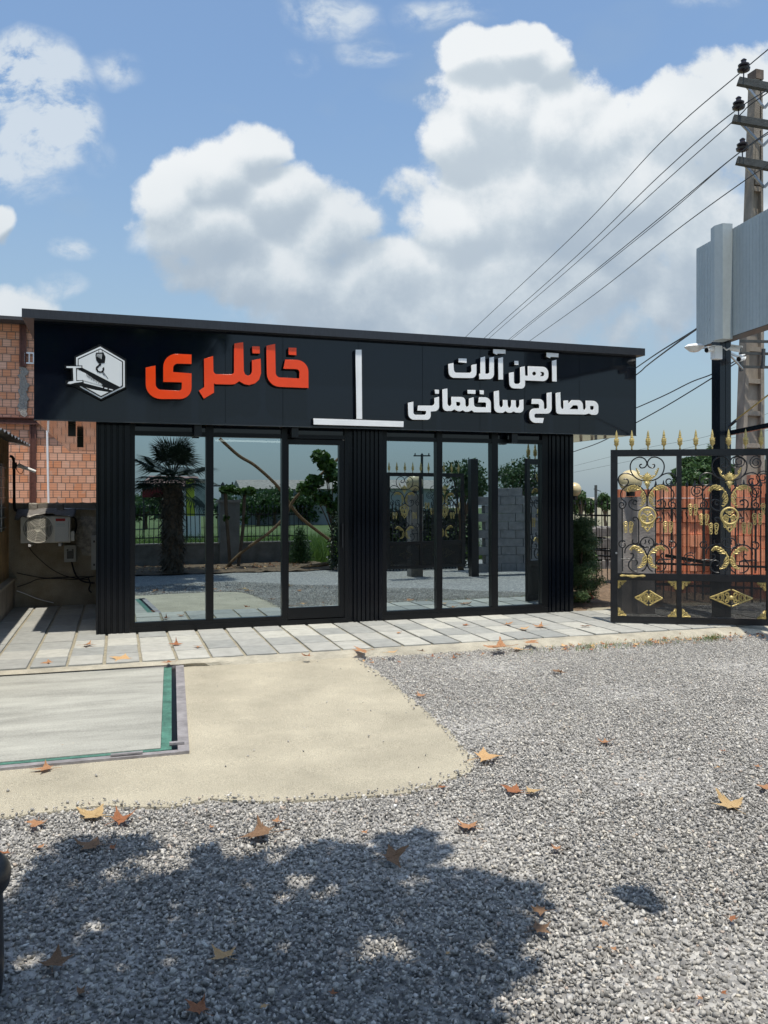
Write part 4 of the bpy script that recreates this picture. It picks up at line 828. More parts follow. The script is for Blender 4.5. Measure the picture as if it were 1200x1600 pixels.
def bee(u, z):
    def f(k):
        for s in (-1, 1):
            pts = [(.040,.042),(.028,.048),(.018,.034),(.028,.020),(.048,.024),(.058,.044),(.046,.066),(.022,.070),(.010,.052)]
            k.tube(crom([Vector((u+s*a, -.012, z+b_)) for a, b_ in pts], 3), .0058, 5)
            pts = [(.014,.05),(.016,.01),(.022,-.02),(.018,-.05),(.030,-.062),(.044,-.05),(.040,-.03),(.028,-.034)]
            k.tube(crom([Vector((u+s*a, -.012, z+b_)) for a, b_ in pts], 3), .0065, 5)
            lobes(k, [(u+s*.05, z+.03), (u+s*.046, z+.0), (u+s*.036, z-.03)], .016, 4, s)
    gold(f, 'gold_scroll_ornament')
for p in (Mz(240,1022), Mz(712,1020), Nz(95,815), Nz(225,932), Nz(340,1040), Nz(735,1035), Nz(860,925), Nz(962,805)): bee(*p)
def corner(u, z, su, sz, w=.105, h=.105):
    def f(k):
        lobes(k, [(u+su*.006, z+sz*.006), (u+su*w*.5, z+sz*.012), (u+su*w, z+sz*.008)], .035, 7, su*sz, -.006); lobes(k, [(u+su*.006, z+sz*.006), (u+su*.012, z+sz*h*.5), (u+su*.008, z+sz*h)], .035, 7, -su*sz, -.006)
        for cc, rr_ in (((.032,.032), .024), ((.055,.05), .014)): k.tube([Vector((u+su*cc[0]+rr_*(1-.5*i/18)*math.cos(i*.55), -.012, z+sz*cc[1]+rr_*(1-.5*i/18)*math.sin(i*.55))) for i in range(19)], .0055, 5)
    gold(f, 'gold_corner')
for (a, b_) in ((u1, u2), (u3, u4)):
    for su, uu in ((1, a), (-1, b_)):
        for sz, zz in ((1, zb1), (-1, zm0)): corner(uu, zz, su, sz)
def diamond(u, z, w, h):
    def f(k):
        for s in (-1, 1):
            for t_ in (-1, 1):
                lobes(k, [(u+s*.01, z+t_*h*.98), (u+s*w*.45, z+t_*h*.55), (u+s*w, z)], .024, 9, -s*t_, -.006)
                for (fx, fz, rr_) in ((.2,.4,.026),(.42,.3,.022),(.62,.18,.017),(.15,.1,.02),(.4,.05,.018),(.8,.06,.011)):
                    rr_ *= w/.19 if w < .15 else 1
                    k.tube([Vector((u+s*w*fx+rr_*(1-.55*i/16)*math.cos(i*.6), -.012, z+t_*h*fz+rr_*(1-.55*i/16)*math.sin(i*.6))) for i in range(17)], .0055, 5)
        k.lathe([(.028,-.012),(.02,-.02),(.006,-.026)], (u, 0, z), 10, 'y')
    gold(f, 'gold_rosette')
diamond(Kz(500,1103)[0], Kz(500,1103)[1], .165, .095); diamond(Kz(983,1103)[0], Kz(983,1103)[1], .25, .105)
def handle(k):
    a, b_ = Kz(330,972), Kz(478,972); k.tube([Vector((a[0]+(b_[0]-a[0])*t, -.045, a[1]+.004*math.sin(t*9))) for t in [i/12 for i in range(13)]], [.008,.016,.012,.009,.012,.016,.02,.016,.012,.009,.013,.017,.008], 8)
gold(handle, 'handle')
k = MB(); c = Kz(310,840); k.lathe([(.012,-.04),(.014,-.022)], (c[0], 0, c[1]), 12, 'y'); gate_parts.append(k.build('lock_knob', M_['steel'], gate))
def spear(u, zbase, s=1.0, r=1.0):
    k = MB(); h = .245*s
    k.lathe([(.010,0),(.012,.012),(.007,.03),(.016,.05),(.026,.085),(.030,.11),(.024,.135),(.016,.150),(.021,.158),(.014,.165),(.017,.175),(.010,.215),(.002,h/s)], (u, 0, zbase), 8)
    for q in range(8):
        a = q*math.pi/4; 
        for hh in (.07, .10, .13): k.add([(u+.024*math.cos(a-.25), .024*math.sin(a-.25), zbase+hh-.015), (u+.024*math.cos(a+.25), .024*math.sin(a+.25), zbase+hh-.015), (u+.036*math.cos(a), .036*math.sin(a), zbase+hh+.012), (u+.022*math.cos(a), .022*math.sin(a), zbase+hh-.002)], [(0,1,2),(0,2,3),(1,3,2)])
    return k
sp_px = (312,402,497,590,684,777,873,969,1069,1160)
for x in sp_px: u_ = Kz(x,236)[0]; gate_parts.append(spear(u_, ZTOP).build('spearhead', M_['gold'], gate, fix=False))
for o in gate_parts: o.matrix_parent_inverse = Matrix()
GROT = math.atan2(GD.y, GD.x); gate.location = (GA.x, GA.y, 0); gate.rotation_euler.z = GROT
# further leaf of the same entrance, outside the view to the right and seen mirrored in the glass
g2_ = copy_tree(gate); g2_.location = (5.78, 2.55, .03); g2_.rotation_euler.z = R(-1)+math.pi*0; g2_['label'] = 'second wrought iron gate leaf with gold ornaments, seen mirrored in the right hand shopfront glass'
post = MB(); post.bbox(7.82, 2.45, -.25, 8.0, 2.63, 2.55, .01); tag(post.build('gate_post', M_['metal']), 'tall square black post mirrored between the right hand panes of the shopfront', 'post')
def L2W(u, z, d): p = GA+GD*u+GN*d; return Vector((p.x, p.y, z))
# ------------------------------------------------------------------ beyond the gate: sign column, utility pole, fence, bricks, trees
TB = thing('roadside_billboard', att(1127, 775, 10.9), 'back of a large pale blue ribbed metal sign board on a black steel column', 'sign board')
pc = att(1127, 775, 10.9); tm = mat('black_steel_column', (.010,.014,.02), .25, var=.2, vs=3)
k = MB(); hw = .088
for s in (-1, 1):      # two channel sections welded together
    k.box(pc.x+.004*(s > 0)-(hw if s < 0 else 0), pc.y-.08, -.1, pc.x+(hw if s > 0 else -.004), pc.y+.08, att(1127,528,10.9).z)
k.build('column', tm, TB)
bmat = mat('pale_blue_ribbed_sheet', (.42,.46,.46), .5, .1, var=.14, vs=1.8, stretch=(1,1,.3), speck=.06, ss=20)
pd = Vector((.159, 1.0, 0)).normalized(); pn = Vector((pd.y, -pd.x, 0))    # along the board / its normal
def onboard(px, py, off=0.0):
    d = ray(px, py); q = pc-pn*.095+(-pn)*off; t = (q-Vector((0,0,EYE))).dot(pn)/d.dot(pn); return Vector((0,0,EYE))+d*t
def along(p): return (p-pc).dot(pd)
LFT = onboard(1086, 460); ztop = .5*(onboard(1087,390).z+onboard(1190,331).z); zbot = .5*(onboard(1086,546).z+onboard(1190,508).z)
a_far = along(LFT); a_near = a_far-3.3
k = MB(); a = a_near; prof = []
while a < a_far-.001:
    prof += [(a, 0), (a+.055, 0), (a+.058, -.004), (a+.062, -.004), (a+.065, 0)]; a += .068
prof = [(x, d) for x, d in prof if x < a_far]; nn = len(prof)
def bp3(x, d, z): q = pc-pn*.095+pd*x-pn*d; return (q.x, q.y, z)
k.add([bp3(x, -d*0+d, zbot) for x, d in prof]+[bp3(x, d, ztop) for x, d in prof], [(i, i+1, i+1+nn, i+nn) for i in range(nn-1)]); k.build('ribbed_sheet', bmat, TB, fix=False)
k = MB(); vs = [bp3(x, d, z) for z in (zbot, ztop) for x, d in ((a_near,-.02),(a_far,-.02),(a_far,-.22),(a_near,-.22))]
k.add(vs, [(0,3,2,1),(4,5,6,7),(0,1,5,4),(1,2,6,5),(2,3,7,6),(3,0,4,7)]); k.build('box_frame', mat('board_box', (.06,.065,.07), .5), TB)
k = MB(); ax = along(onboard(1126, 450))-.15; vs = []
pr = [(ax-.13,.005),(ax-.13,.14),(ax-.02,.19),(ax+.10,.17),(ax+.10,.005)]; z0_, z1_ = zbot-.0, ztop+.06
k.prism([(x, d) for x, d in pr], lambda x, d, z: bp3(x, d, z), z0_-.04, z1_); k.build('column_casing', bmat, TB)
# flood lights and cameras
def at2(px, py, t=10.7): return att(px, py, t)
FL_ = thing('floodlight', at2(1090,542,11), 'round white floodlight head at the lower left corner of the sign board', 'floodlight')
k = MB(); c = at2(1085,541,11); k.lathe([(.02,.03),(.10,.02),(.13,-.01),(.06,-.07),(.02,-.08)], c, 14); k.build('head', M_['white'], FL_); k = MB(); k.tube([c, at2(1113,543,11)], .014, 6); k.build('arm', M_['steel'], FL_)
JB = MB(); a = at2(1119,551,10.75); JB.bbox(a.x-.06, a.y-.05, a.z-.09, a.x+.06, a.y+.04, a.z+.09, .01); tag(JB.build('junction_box', M_['white'], bevel=.006), 'white junction box on the black column under the sign board', 'junction box')
def cctv(px, py, dx, lb):
    c = at2(px, py); T = thing('security_camera', c, lb, 'camera'); d = (RIGHT*dx*.10+Vector((0,0,-.025)))-VIEW*.05
    k = MB(); k.tube([c-d*.5, c-d*.2, c+d*.6], [.025,.036,.036], 10); k.obox(c-d*.4+Vector((0,0,.04)), c+d*.85+Vector((0,0,.04)), .075, .012); k.build('body', M_['white'], T)
    k = MB(); k.tube([c+d*.6, c+d*.68], .030, 10); k.build('lens', M_['black'], T); k = MB(); k.tube([c-d*.5, c-d*.9+Vector((0,0,-.03)), c-d*1.2], .012, 6); k.build('mount', M_['white'], T)
cctv(1110,546,-1,'white security camera pointing left, left side of the black column'); cctv(1148,545,1,'white security camera pointing right, right side of the black column'); cctv(1158,560,-.7,'small pale camera lowest beside the concrete utility pole')
# black bar and gold rod leaving the column to the right
k = MB(); k.obox(att(1139,677,10.9), att(1215,662,10.0), .05, .06); tag(k.build('gantry_bar', tm), 'black horizontal steel bar running right from the column above the gate', 'bar')
k = MB(); k.tube([att(1147,658,10.6), att(1215,606,9.8)], .010, 6); rd = k.build('brass_rod', mat('brass_rod', (.5,.36,.13), .4, .3)); k = MB(); k.tube([att(1138,667,10.62), att(1150,657,10.57)], .020, 8); k.build('rubber_sleeve', M_['plastic'], rd); tag(rd, 'thin brass coloured rod with black sleeve rising right above the gate', 'rod')
# concrete utility pole
TP = 16.0; pb_ = att(1172, 775, TP); UP = thing('utility_pole', (pb_.x, pb_.y, 0), 'tapering concrete utility pole with three cross arms behind the sign board', 'utility pole')
def polez(py): return att(1172, py, TP).z
cm = mat('pole_concrete', (.28,.24,.195), .9, var=.3, vs=5, bump=.4, bs=60, stretch=(1,1,.5)); zt_ = polez(116); zb_ = -.3
def hwid(z): return .08+(.26-.08)*(zt_-z)/(zt_-polez(700))
def centre(z): return pb_.x+(0.13*(1-(zt_-z)/(zt_-polez(700)))) , pb_.y
k = MB(); zs = [zb_]; z = polez(708)
openings = []
k2 = MB(); zz = np.linspace(polez(700), polez(300), 9)
levels = [zb_]+[v for z in zz for v in (z, z+.10)]+[zt_]
def corners(z, inset=0, dep=.17):
    h = hwid(z); cx_, cy_ = centre(z); return [(cx_-h, cy_-dep), (cx_+h, cy_-dep), (cx_+h, cy_+dep), (cx_-h, cy_+dep)]
# two flanges and webs across at intervals (vierendeel pole)
for s in (-1, 1):
    vs = []
    for z in (zb_, zt_):
        h = hwid(z); cx_, cy_ = centre(z); f = h*.36; xo = cx_+s*h; xi = cx_+s*(h-f); vs += [(xo, cy_-.10, z), (xi, cy_-.10, z), (xi, cy_+.10, z), (xo, cy_+.10, z)]
    k.add(vs, [(0,1,2,3),(7,6,5,4),(0,4,5,1),(1,5,6,2),(2,6,7,3),(3,7,4,0)])
vs = []
for z in (zb_, zt_):
    h = hwid(z)*.64+.01; cx_, cy_ = centre(z); vs += [(cx_-h, cy_-.02, z), (cx_+h, cy_-.02, z), (cx_+h, cy_+.08, z), (cx_-h, cy_+.08, z)]
k.add(vs, [(0,1,2,3),(7,6,5,4),(0,4,5,1),(1,5,6,2),(2,6,7,3),(3,7,4,0)])
for z in list(zz)+[polez(205)]:
    h = hwid(z)*.66; cx_, cy_ = centre(z); k.box(cx_-h, cy_-.09, z, cx_+h, cy_-.019, z+.09)
h = hwid(zt_)*.66; zq = polez(290); k.box(centre(zq)[0]-h, centre(zq)[1]-.098, zq, centre(zq)[0]+h, centre(zq)[1]-.021, zt_-.01)
k.build('shaft', cm, UP)
k = MB(); h = hwid(zt_)+.012; c = centre(zt_); k.box(c[0]-h, c[1]-.115, zt_-.12, c[0]+h, c[1]+.115, zt_+.06); k.build('cap', mat('rusty_pole_cap', (.15,.11,.085), .9, var=.3, vs=9), UP)
arm_m = mat('dark_timber_arm', (.055,.06,.06), .8, var=.4, vs=15, bump=.3, bs=40); ins_pts = []
for (xl, yl, slope) in ((1153,127,.20), (1145,186,.18), (1151,251,.19)):
    a = att(xl, yl, TP-.4); b_ = att(1262, yl+slope*109, TP-.65)
    k = MB(); k.obox(a, b_, .12, .13); ar = k.build('crossarm', arm_m, UP)
    c = centre(a.z-.8); k = MB(); q = att(1192 if xl < 1150 else 1194, yl+42, TP-.2); k.obox(att(xl+13, yl+7, TP-.32), q, .03, .05); k.obox(q, att(1215, yl+20, TP-.4), .03, .05); k.build('brace', M_['steel'], ar)
    ip = att(xl+9, yl-4, TP-.4); k = MB(); k.lathe([(.012,-.02),(.012,.12),(.06,.125),(.11,.15),(.12,.19),(.06,.215),(.10,.24),(.105,.265),(.05,.30),(.045,.33),(.055,.35),(.02,.38)], ip, 14)
    k.build('insulator', mat('brown_porcelain', (.03,.022,.028), .2), ar); ins_pts.append(ip+Vector((0,0,.33)))
k = MB()
for y_ in (532, 551, 572): p = att(1180, y_, TP-.35); k.obox(att(1157,y_+1,TP-.3), att(1210,y_+2,TP-.3), .03, .05)
k.obox(att(1159,551,TP-.35), att(1158,580,TP-.35), .05, .05); k.obox(att(1193,545,TP-.35), att(1192,576,TP-.35), .05, .05); k.build('service_bracket', arm_m, UP)
k = MB(); k.obox(att(1140,551,12.5), att(1160,561,14.5), .03, .03); k.obox(att(1140,554,12.5), att(1160,576,14.5), .025, .025); tag(k.build('stay_bars', M_['steel']), 'two thin grey stay bars between the black column and the utility pole', 'bar')
def wire(pts, r, label, ts):
    k = MB(); P = [att(x, y, t) for (x, y), t in zip(pts, ts)]; k.tube(crom(P, 8), r, 5, cap=False); return tag(k.build('power_line', M_['wire'], None, True, fix=False), label, 'wire', 'power lines')
wire([(1290,5),(1161,110),(1030,225),(900,364),(728,526),(610,640)], .011, 'uppermost power line, from the top insulator down to the fascia', (11,15.6,20,27,38,55))
wire([(1290,95),(1153,170),(1030,275),(900,401),(758,527),(640,635)], .011, 'power line from the middle insulator, just above its close neighbour', (11,15.6,20,27,38,55))
wire([(1290,85),(1176,161),(1145,190),(1030,292),(900,411),(766,527),(650,632)], .010, 'power line just below the one from the middle insulator', (11,15,15.8,20,27,38,55))
wire([(1290,150),(1161,234),(1040,333),(900,447),(797,529),(690,618)], .011, 'power line from the lowest insulator', (11,15.6,20,27,38,55))
wire([(1290,160),(1155,239),(1040,337),(900,450),(800,530),(690,622)], .009, 'thin power line twinned with the one from the lowest insulator', (11,15.6,20,27,38,55))
wire([(1290,200),(1171,277),(1050,365),(929,460),(830,531),(740,595)], .011, 'power line lowest of the fan, leaving the pole below the last insulator', (11,15.6,20,27,38,55))
wire([(1110,498),(1083,517),(1030,550),(995,574),(940,612),(860,650)], .012, 'upper of two wires from the left edge of the sign board to the fascia corner', (11,12,15,18,22,30))
wire([(1110,500),(1083,518),(1040,549),(1010,572),(995,585),(940,625),(860,662)], .013, 'lower of two wires from the left edge of the sign board to the fascia corner', (11,12,14,17,18,22,30))
wire([(1160,557),(1116,583),(1080,597),(1040,617),(995,637),(940,660),(880,690)], .012, 'upper wavy service cable between the black column and the fascia side', (15,15,16,17,18,20,24))
wire([(1160,561),(1117,588),(1080,611),(1040,635),(995,660),(940,690),(896,706)], .012, 'lower wavy service cable between the black column and the fascia side', (15,15,16,17,18,20,24))
wire([(1260,620),(1118,678),(1010,700),(897,728)], .008, 'faint distant wire low behind the spearheads, upper', (40,45,50,60)); wire([(1260,660),(1118,690),(1010,715),(897,738)], .008, 'faint distant wire low behind the spearheads, lower', (40,45,50,60))

k = MB(); k.add([(-300,21,-.05),(300,21,-.05),(300,500,-.05),(-300,500,-.05)], [(0,1,2,3)]); k.add([(6.5,18.6,-.06),(60,18.6,-.06),(60,21,-.055),(6.5,21,-.055)], [(0,1,2,3)])
tag(k.build('meadow', mat('rough_meadow', (.15,.14,.085), 1, var=.5, vs=1.2, col2=(.28,.26,.17)), fix=False), kind='structure')
# soil bed and back yard on the right
k = MB(); n_ = 40; vs = []; rs = random.Random(9)
for j in range(n_+1):
    for i in range(n_+1): vs.append((6.06+i*10/n_, 10.09+j*10/n_, -.03+rs.uniform(-.015,.03)+(.05 if j > 1 else 0)))
k.add(vs, [(j*(n_+1)+i, j*(n_+1)+i+1, (j+1)*(n_+1)+i+1, (j+1)*(n_+1)+i) for j in range(n_) for i in range(n_)]); tag(k.build('soil_bed', M_['soil'], fix=False), kind='structure')
k = MB(); a_ = att(893, 800, 17.5); b_ = att(966, 800, 17.0); rr0 = random.Random(3)
for i in range(34):
    for r_ in range(4):
        x0_ = a_.x+(b_.x+.4-a_.x)*(i+.5*(r_ % 2))/34; k.bbox(x0_, a_.y+rr0.uniform(-.05,.05), .0+r_*.24, x0_+.085, a_.y+.4, .22+r_*.24+rr0.uniform(-.03,.01), .02)
tag(k.build('rubble_wall', mat('grey_rubble', (.16,.15,.14), .95, var=.4, vs=6)), 'low grey rubble wall behind the railing beyond the conifer', 'wall')
# iron fences
def fence(p0, p1, zr, h_rails, zt_, gap, label, r=.009, tips=True, parent_name='iron_fence', base=None):
    p0 = Vector(p0); p1 = Vector(p1); T = thing(parent_name, p0, label, 'fence'); n_ = max(2, int((p1-p0).length/gap)); k = MB()
    for z in h_rails: k = MB(); k.obox(p0+Vector((0,0,z-p0.z)), p1+Vector((0,0,z-p0.z)), .03, .03); k.build('rail', M_['iron'], T)
    k = MB()
    for i in range(n_+1):
        p = p0.lerp(p1, i/n_); k.tube([(p.x, p.y, zr), (p.x, p.y, zt_)], r, 5)
        if tips: k.lathe([(.006,0),(.026,.03),(.018,.05),(.003,.11)], (p.x, p.y, zt_), 6)
    k.build('bars', M_['iron'], T); return T
fa_ = att(898, 800, 15.2); fb_ = att(962, 800, 14.4)
fence((fa_.x, fa_.y, .1), (fb_.x+.35, fb_.y-.1, .1), .1, (1.25, .52, .62), 1.42, .10, 'black iron railing beyond the conifer, between the office and the gate')
fc_ = att(985, 800, 11.9); fd_ = att(1215, 800, 11.3)
T2 = fence((fc_.x+.3, fc_.y, .1), (fd_.x, fd_.y, .1), .12, (1.42, .62, .32), 1.72, .105, 'black iron railing with spear tips directly behind the open gate')
ks = MB()
for i in range(22):
    p = Vector((fc_.x+.35, fc_.y, 0)).lerp(Vector((fd_.x, fd_.y, 0)), i/21); 
    for zc_ in (1.27,): ks.tube([(p.x+.03*math.cos(a)*(1-a/9), p.y-.015, zc_+.10*math.sin(a*.55)) for a in [j*.5 for j in range(13)]], .0055, 4)
ks.build('scroll_band', M_['iron'], T2)
# concrete gate pillar with globe lamp
pp = att(1000, 870, 11.3); GP = thing('gate_pillar', (pp.x, pp.y, 0), 'grey concrete pillar with a cream globe lamp, seen through the left panel of the gate', 'pillar')
zp = att(1000, 776, 11.3).z; k = MB(); k.box(pp.x-.14, pp.y-.14, -.1, pp.x+.14, pp.y+.14, zp); k.box(pp.x-.30, pp.y-.02, -.1, pp.x-.145, pp.y+.14, zp-.01); k.build('shaft', mat('pillar_concrete', (.30,.27,.25), .9, var=.3, vs=4, bump=.4, bs=40), GP)
gm_ = mat('cream_globe', (.62,.52,.30), .3)
def globe(c, r_, lb):
    T = thing('globe_lamp', c, lb, 'lamp'); k = MB(); k.lathe([(r_*math.sin(a), -r_*math.cos(a)) for a in [.35+i*(math.pi-.35)/14 for i in range(15)]], c, 20); k.build('globe', gm_, T, True); k = MB(); k.lathe([(.06,-r_-.05),(.06,-r_*.9)], c, 10); k.build('base', M_['black'], T)
globe(att(985,752,11.25), .155, 'large cream globe lamp on the concrete pillar seen through the gate'); globe(att(897,765,13.8), .12, 'cream globe lamp half hidden behind the right column of the office')
# stacks of ribbed hollow clay bricks: every row is its own course
bk = mat('ribbed_clay_block', (.50,.17,.09), .85, attr='tone', col2=[(0,(.50,.16,.08)),(.5,(.72,.29,.16)),(1,(.85,.43,.28))], var=.12, vs=9)
def stack(px0, px1, t, ztop, lb, seed, rows=9):
    a = att(px0, 800, t); b_ = att(px1, 800, t-.2); d = (b_-a); d.z = 0; L_ = d.length; d.normalize(); n_ = Vector((d.y,-d.x,0)); k = MB(); g = random.Random(seed); tn = []
    hh = (ztop+.03)/rows; nb = max(1, int(L_/.105)); w = L_/nb; tt = [g.random() for _ in range(nb)]
    for r_ in range(rows):
        for i in range(nb):
            o_ = g.uniform(-.02,.02)+(.02 if i % 5 == 0 else 0)+.012*((r_*7+i//3) % 3); p = a+d*(i*w+.002)+n_*o_; q = a+d*((i+1)*w-.004)+n_*o_
            z0_, z1_ = -.03+r_*hh+.001, -.03+(r_+1)*hh-.008
            vs = []
            for z in (z0_, z1_):
                for s in range(7):
                    f_ = s/6; pt = p.lerp(q, f_)+n_*(.006 if s % 2 else 0); vs.append((pt.x, pt.y, z))
                vs += [(q.x-n_.x*.5, q.y-n_.y*.5, z), (p.x-n_.x*.5, p.y-n_.y*.5, z)]
            fs = [(s, s+1, s+10, s+9) for s in range(8)]+[(8,0,9,17), tuple(range(8,-1,-1)), tuple(range(9,18))]
            k.add(vs, fs); tn += [min(1, max(0, tt[i]*.6+g.random()*.4))]*len(fs)
    o = k.build('brick_stack', bk, fix=True); at_ = o.data.attributes.new('tone', 'FLOAT', 'FACE'); at_.data.foreach_set('value', tn); return tag(o, lb, 'brick stack', 'stacked clay bricks')
stack(962, 1034, 14.6, att(1000,764,14.6).z, 'shaded left stack of orange clay bricks behind the concrete pillar', 1)
stack(1033, 1112, 13.6, att(1070,759,13.6).z, 'middle stack of orange clay bricks behind the railing', 2)
stack(1117, 1230, 13.0, att(1150,757,13).z, 'right stack of orange clay bricks beyond the black column', 3)
stack(1172, 1240, 14.2, att(1185,741,14.2).z, 'tallest stack of clay bricks at the right edge behind the others', 4, 10)

# ------------------------------------------------------------------ planting on the right
def tree(label, base, trunk_h, trunk_r, clouds, n, size, m, seed, cat='tree', group=None, lean=(0,0), name='tree', limbs=True, flat=0, aspect=.6):
    T = thing(name, base, label, cat, group); k = MB(); b_ = Vector(base); top_ = b_+Vector((lean[0], lean[1], trunk_h)); g = random.Random(seed)
    k.tube(crom([b_, b_.lerp(top_, .35)+Vector((g.uniform(-.05,.05), g.uniform(-.05,.05), 0)), b_.lerp(top_, .7), top_], 5), [trunk_r*(1.25-.7*i/15) for i in range(16)], 8)
    if limbs:
        for c in clouds[:14]:
            e = Vector(c[:3]); s0 = b_.lerp(top_, g.uniform(.55, 1)); mid_ = s0.lerp(e, .5)+Vector((0,0,.12*(e-s0).length)); k.tube(crom([s0, mid_, e], 4), [trunk_r*.45*(1-.09*i) for i in range(9)], 6)
    k.build('trunk', M_['bark'], T, True); V_, F_, tn = leaf_cloud(clouds, n, size, flat, aspect, seed); np_mesh('crown', V_, F_, m, T, tn); return T
def blob_set(c, r_, n, seed, rr=.45, zs=1.0):
    g = random.Random(seed); out = []
    for _ in range(n):
        while True:
            v = Vector((g.uniform(-1,1), g.uniform(-1,1), g.uniform(-1,1)))
            if v.length < 1: break
        q = rr*r_*g.uniform(.6,1.2); out.append((c[0]+v.x*r_*.75, c[1]+v.y*r_*.75, c[2]+v.z*r_*.75*zs, q, q, q*.8))
    return out
# blue-green conifer: drooping sprays on tiers
cb = onz(926, 948, .02); cb.y += .35; CT = thing('conifer', cb, 'blue green drooping conifer beside the right column of the office', 'shrub')
cl = []; g = random.Random(12)
for i in range(70):
    f_ = i/69; z = .12+1.12*f_; rad = .40*(1-f_*.72); a = g.uniform(0, 6.28); r_ = rad*g.uniform(.3,1); cl.append((cb.x-.02+r_*math.cos(a)+.08*f_, cb.y+r_*math.sin(a), z, .13, .13, .09))
V_, F_, tn = leaf_cloud(cl, 26000, .04, .2, .22, 5); np_mesh('foliage', V_, F_, M_['leafC'], CT, tn)
k = MB(); k.tube([cb, cb+Vector((.02,0,.5)), cb+Vector((.06,0,1.0))], [.022,.018,.008], 7); k.build('trunk', M_['bark'], CT)
q = onz(942, 940, .02); q.y += .9; cl = [(q.x+g.uniform(-.2,.2), q.y+g.uniform(-.2,.2), .25+.8*abs(g.gauss(0,.5)), .16,.16,.14) for _ in range(18)]; V_, F_, tn = leaf_cloud(cl, 3500, .05, 0, .3, 6)
tag(np_mesh('shrub', V_, F_, M_['leafB'], None, tn), 'brighter green feathery shrub behind the conifer', 'shrub')
fl = MB(); fp = onz(910, 944, .02); gst = leaf_cloud([(fp.x+.05*i-.12, fp.y+.1, .08, .09,.09,.07) for i in range(6)], 500, .04, 0, .6, 8); FT = np_mesh('flowering_plant', gst[0], gst[1], M_['leafB'], None, gst[2]); tag(FT, 'low plant with small red flowers at the foot of the conifer', 'flowers')
for i in range(26):
    x = fp.x+g.uniform(-.2,.22); y = fp.y+g.uniform(-.05,.15); z = g.uniform(.09,.17); fl.lathe([(.004,-.01),(.018,0),(.012,.010)], (x, y, z), 6)
fl.build('blossoms', mat('red_petals', (.50,.012,.02), .5), FT)
# dark tree clump and background greenery (each tree on its own)
def att_cloud(specs, t, jit, seed):
    g = random.Random(seed); out = []
    for px, py, rpx in specs:
        c = att(px, py, t+g.uniform(-jit, jit)); r_ = rpx*t/F; out.append((c.x, c.y, c.z, r_, r_, r_*.85))
    return out
M_['leafD'] = leafmat('bushy_leaf', (.025,.055,.02), (.08,.15,.045))
tb_ = att(1090, 775, 24)
tree('rounded green tree above the brick stacks, left of the black column', (tb_.x, tb_.y, -.05), 2.0, .12, att_cloud([(1062,742,14),(1078,728,17),(1098,725,18),(1118,735,16),(1105,750,20),(1080,752,20),(1060,758,12),(1130,750,16),(1092,740,22),(1145,742,18)], 24, 1.0, 3), 9000, .14, M_['leafD'], 21)
tb_ = att(1172, 775, 27); tree('green tree at the right edge behind the utility pole', (tb_.x, tb_.y, -.05), 2.0, .12, att_cloud([(1165,745,16),(1190,735,18),(1205,750,20),(1180,758,18),(1222,735,18)], 27, 1.0, 4), 4000, .15, M_['leafD'], 22)
# small spruce tip
sb_ = att(1109, 775, 26); ST = thing('spruce', (sb_.x, sb_.y, -.05), 'small dark spruce tip rising above the rounded green tree', 'tree'); cl = []
for i in range(22):
    f_ = i/21; c = att(1109, 740-(44*f_), 26); w_ = .36*(1-f_)+.05; cl.append((c.x+(-1)**i*w_*.5, c.y, c.z, w_*.7, w_*.7, .07))
V_, F_, tn = leaf_cloud(cl, 2600, .09, .3, .25, 31); np_mesh('crown', V_, F_, M_['leafC'], ST, tn); k = MB(); k.tube([(sb_.x, sb_.y, 0), (sb_.x, sb_.y, att(1109,696,26).z)], [.07,.01], 6); k.build('trunk', M_['bark'], ST)
for i, (px, py, rp, t, lb) in enumerate(((908,783,12,42,'pale distant bush just right of the office corner'), (925,790,12,44,'low distant bush beneath the thin far pole'), (945,786,12,40,'distant bush left of the gate post'), (890,790,12,46,'distant bush hidden against the office corner'))):
    c = att(px, py, t); tree(lb, (c.x, c.y, -.1), .8, .08, blob_set((c.x, c.y, c.z), rp*t/F*1.5, 9, i, .5, .8), 1500, .16, M_['leafD'], 40+i, cat='bush', name='bush', group='distant bushes')
k = MB(); p = att(931, 775, 36); k.tube([(p.x, p.y, -.1), (p.x, p.y, att(931,758,36).z)], .06, 6); k.obox((p.x-.1,p.y,att(931,764,36).z), (p.x+.25,p.y,att(931,766,36).z-.05), .03, .03); tag(k.build('distant_pole', arm_m), 'thin dark pole far away between the office and the gate', 'pole')
# debris seen through the gate
k = MB(); p = att(1050, 890, 12.6); k.obox(att(1040,868,12.8), att(1135,884,12.2), .05, .05); tag(k.build('metal_bar', M_['iron']), 'dark bar lying against the brick stacks behind the gate', 'bar')

# unidentified black object cut off by the left edge, its pot form made up
pe = att(-11, 1440, 2.9); c = Vector((pe.x, pe.y, gz(pe.y))); r_ = .075
pr_ = [(.10,0),(.105,.02),(.10,.10),(.088,.18)]
PT = thing('rounded_black_item', (c.x-.12, c.y, c.z), 'unidentified rounded black plastic tub cut off by the left edge of the yard', 'tub')
k = MB(); hgt = att(0,1345,2.9).z-c.z; cx_ = att(13,1380,2.9).x-.17*1.0; cyy = att(13,1380,2.9).y+.05
k.lathe([(.13,.0),(.145,.02),(.15,.10),(.146,max(.12,hgt-.14)),(.150,hgt-.12),(.168,hgt-.10),(.174,hgt-.06),(.165,hgt-.03),(.14,hgt-.005),(.10,hgt)], (cx_, cyy, c.z), 40); k.build('tub', M_['plastic'], PT, True)

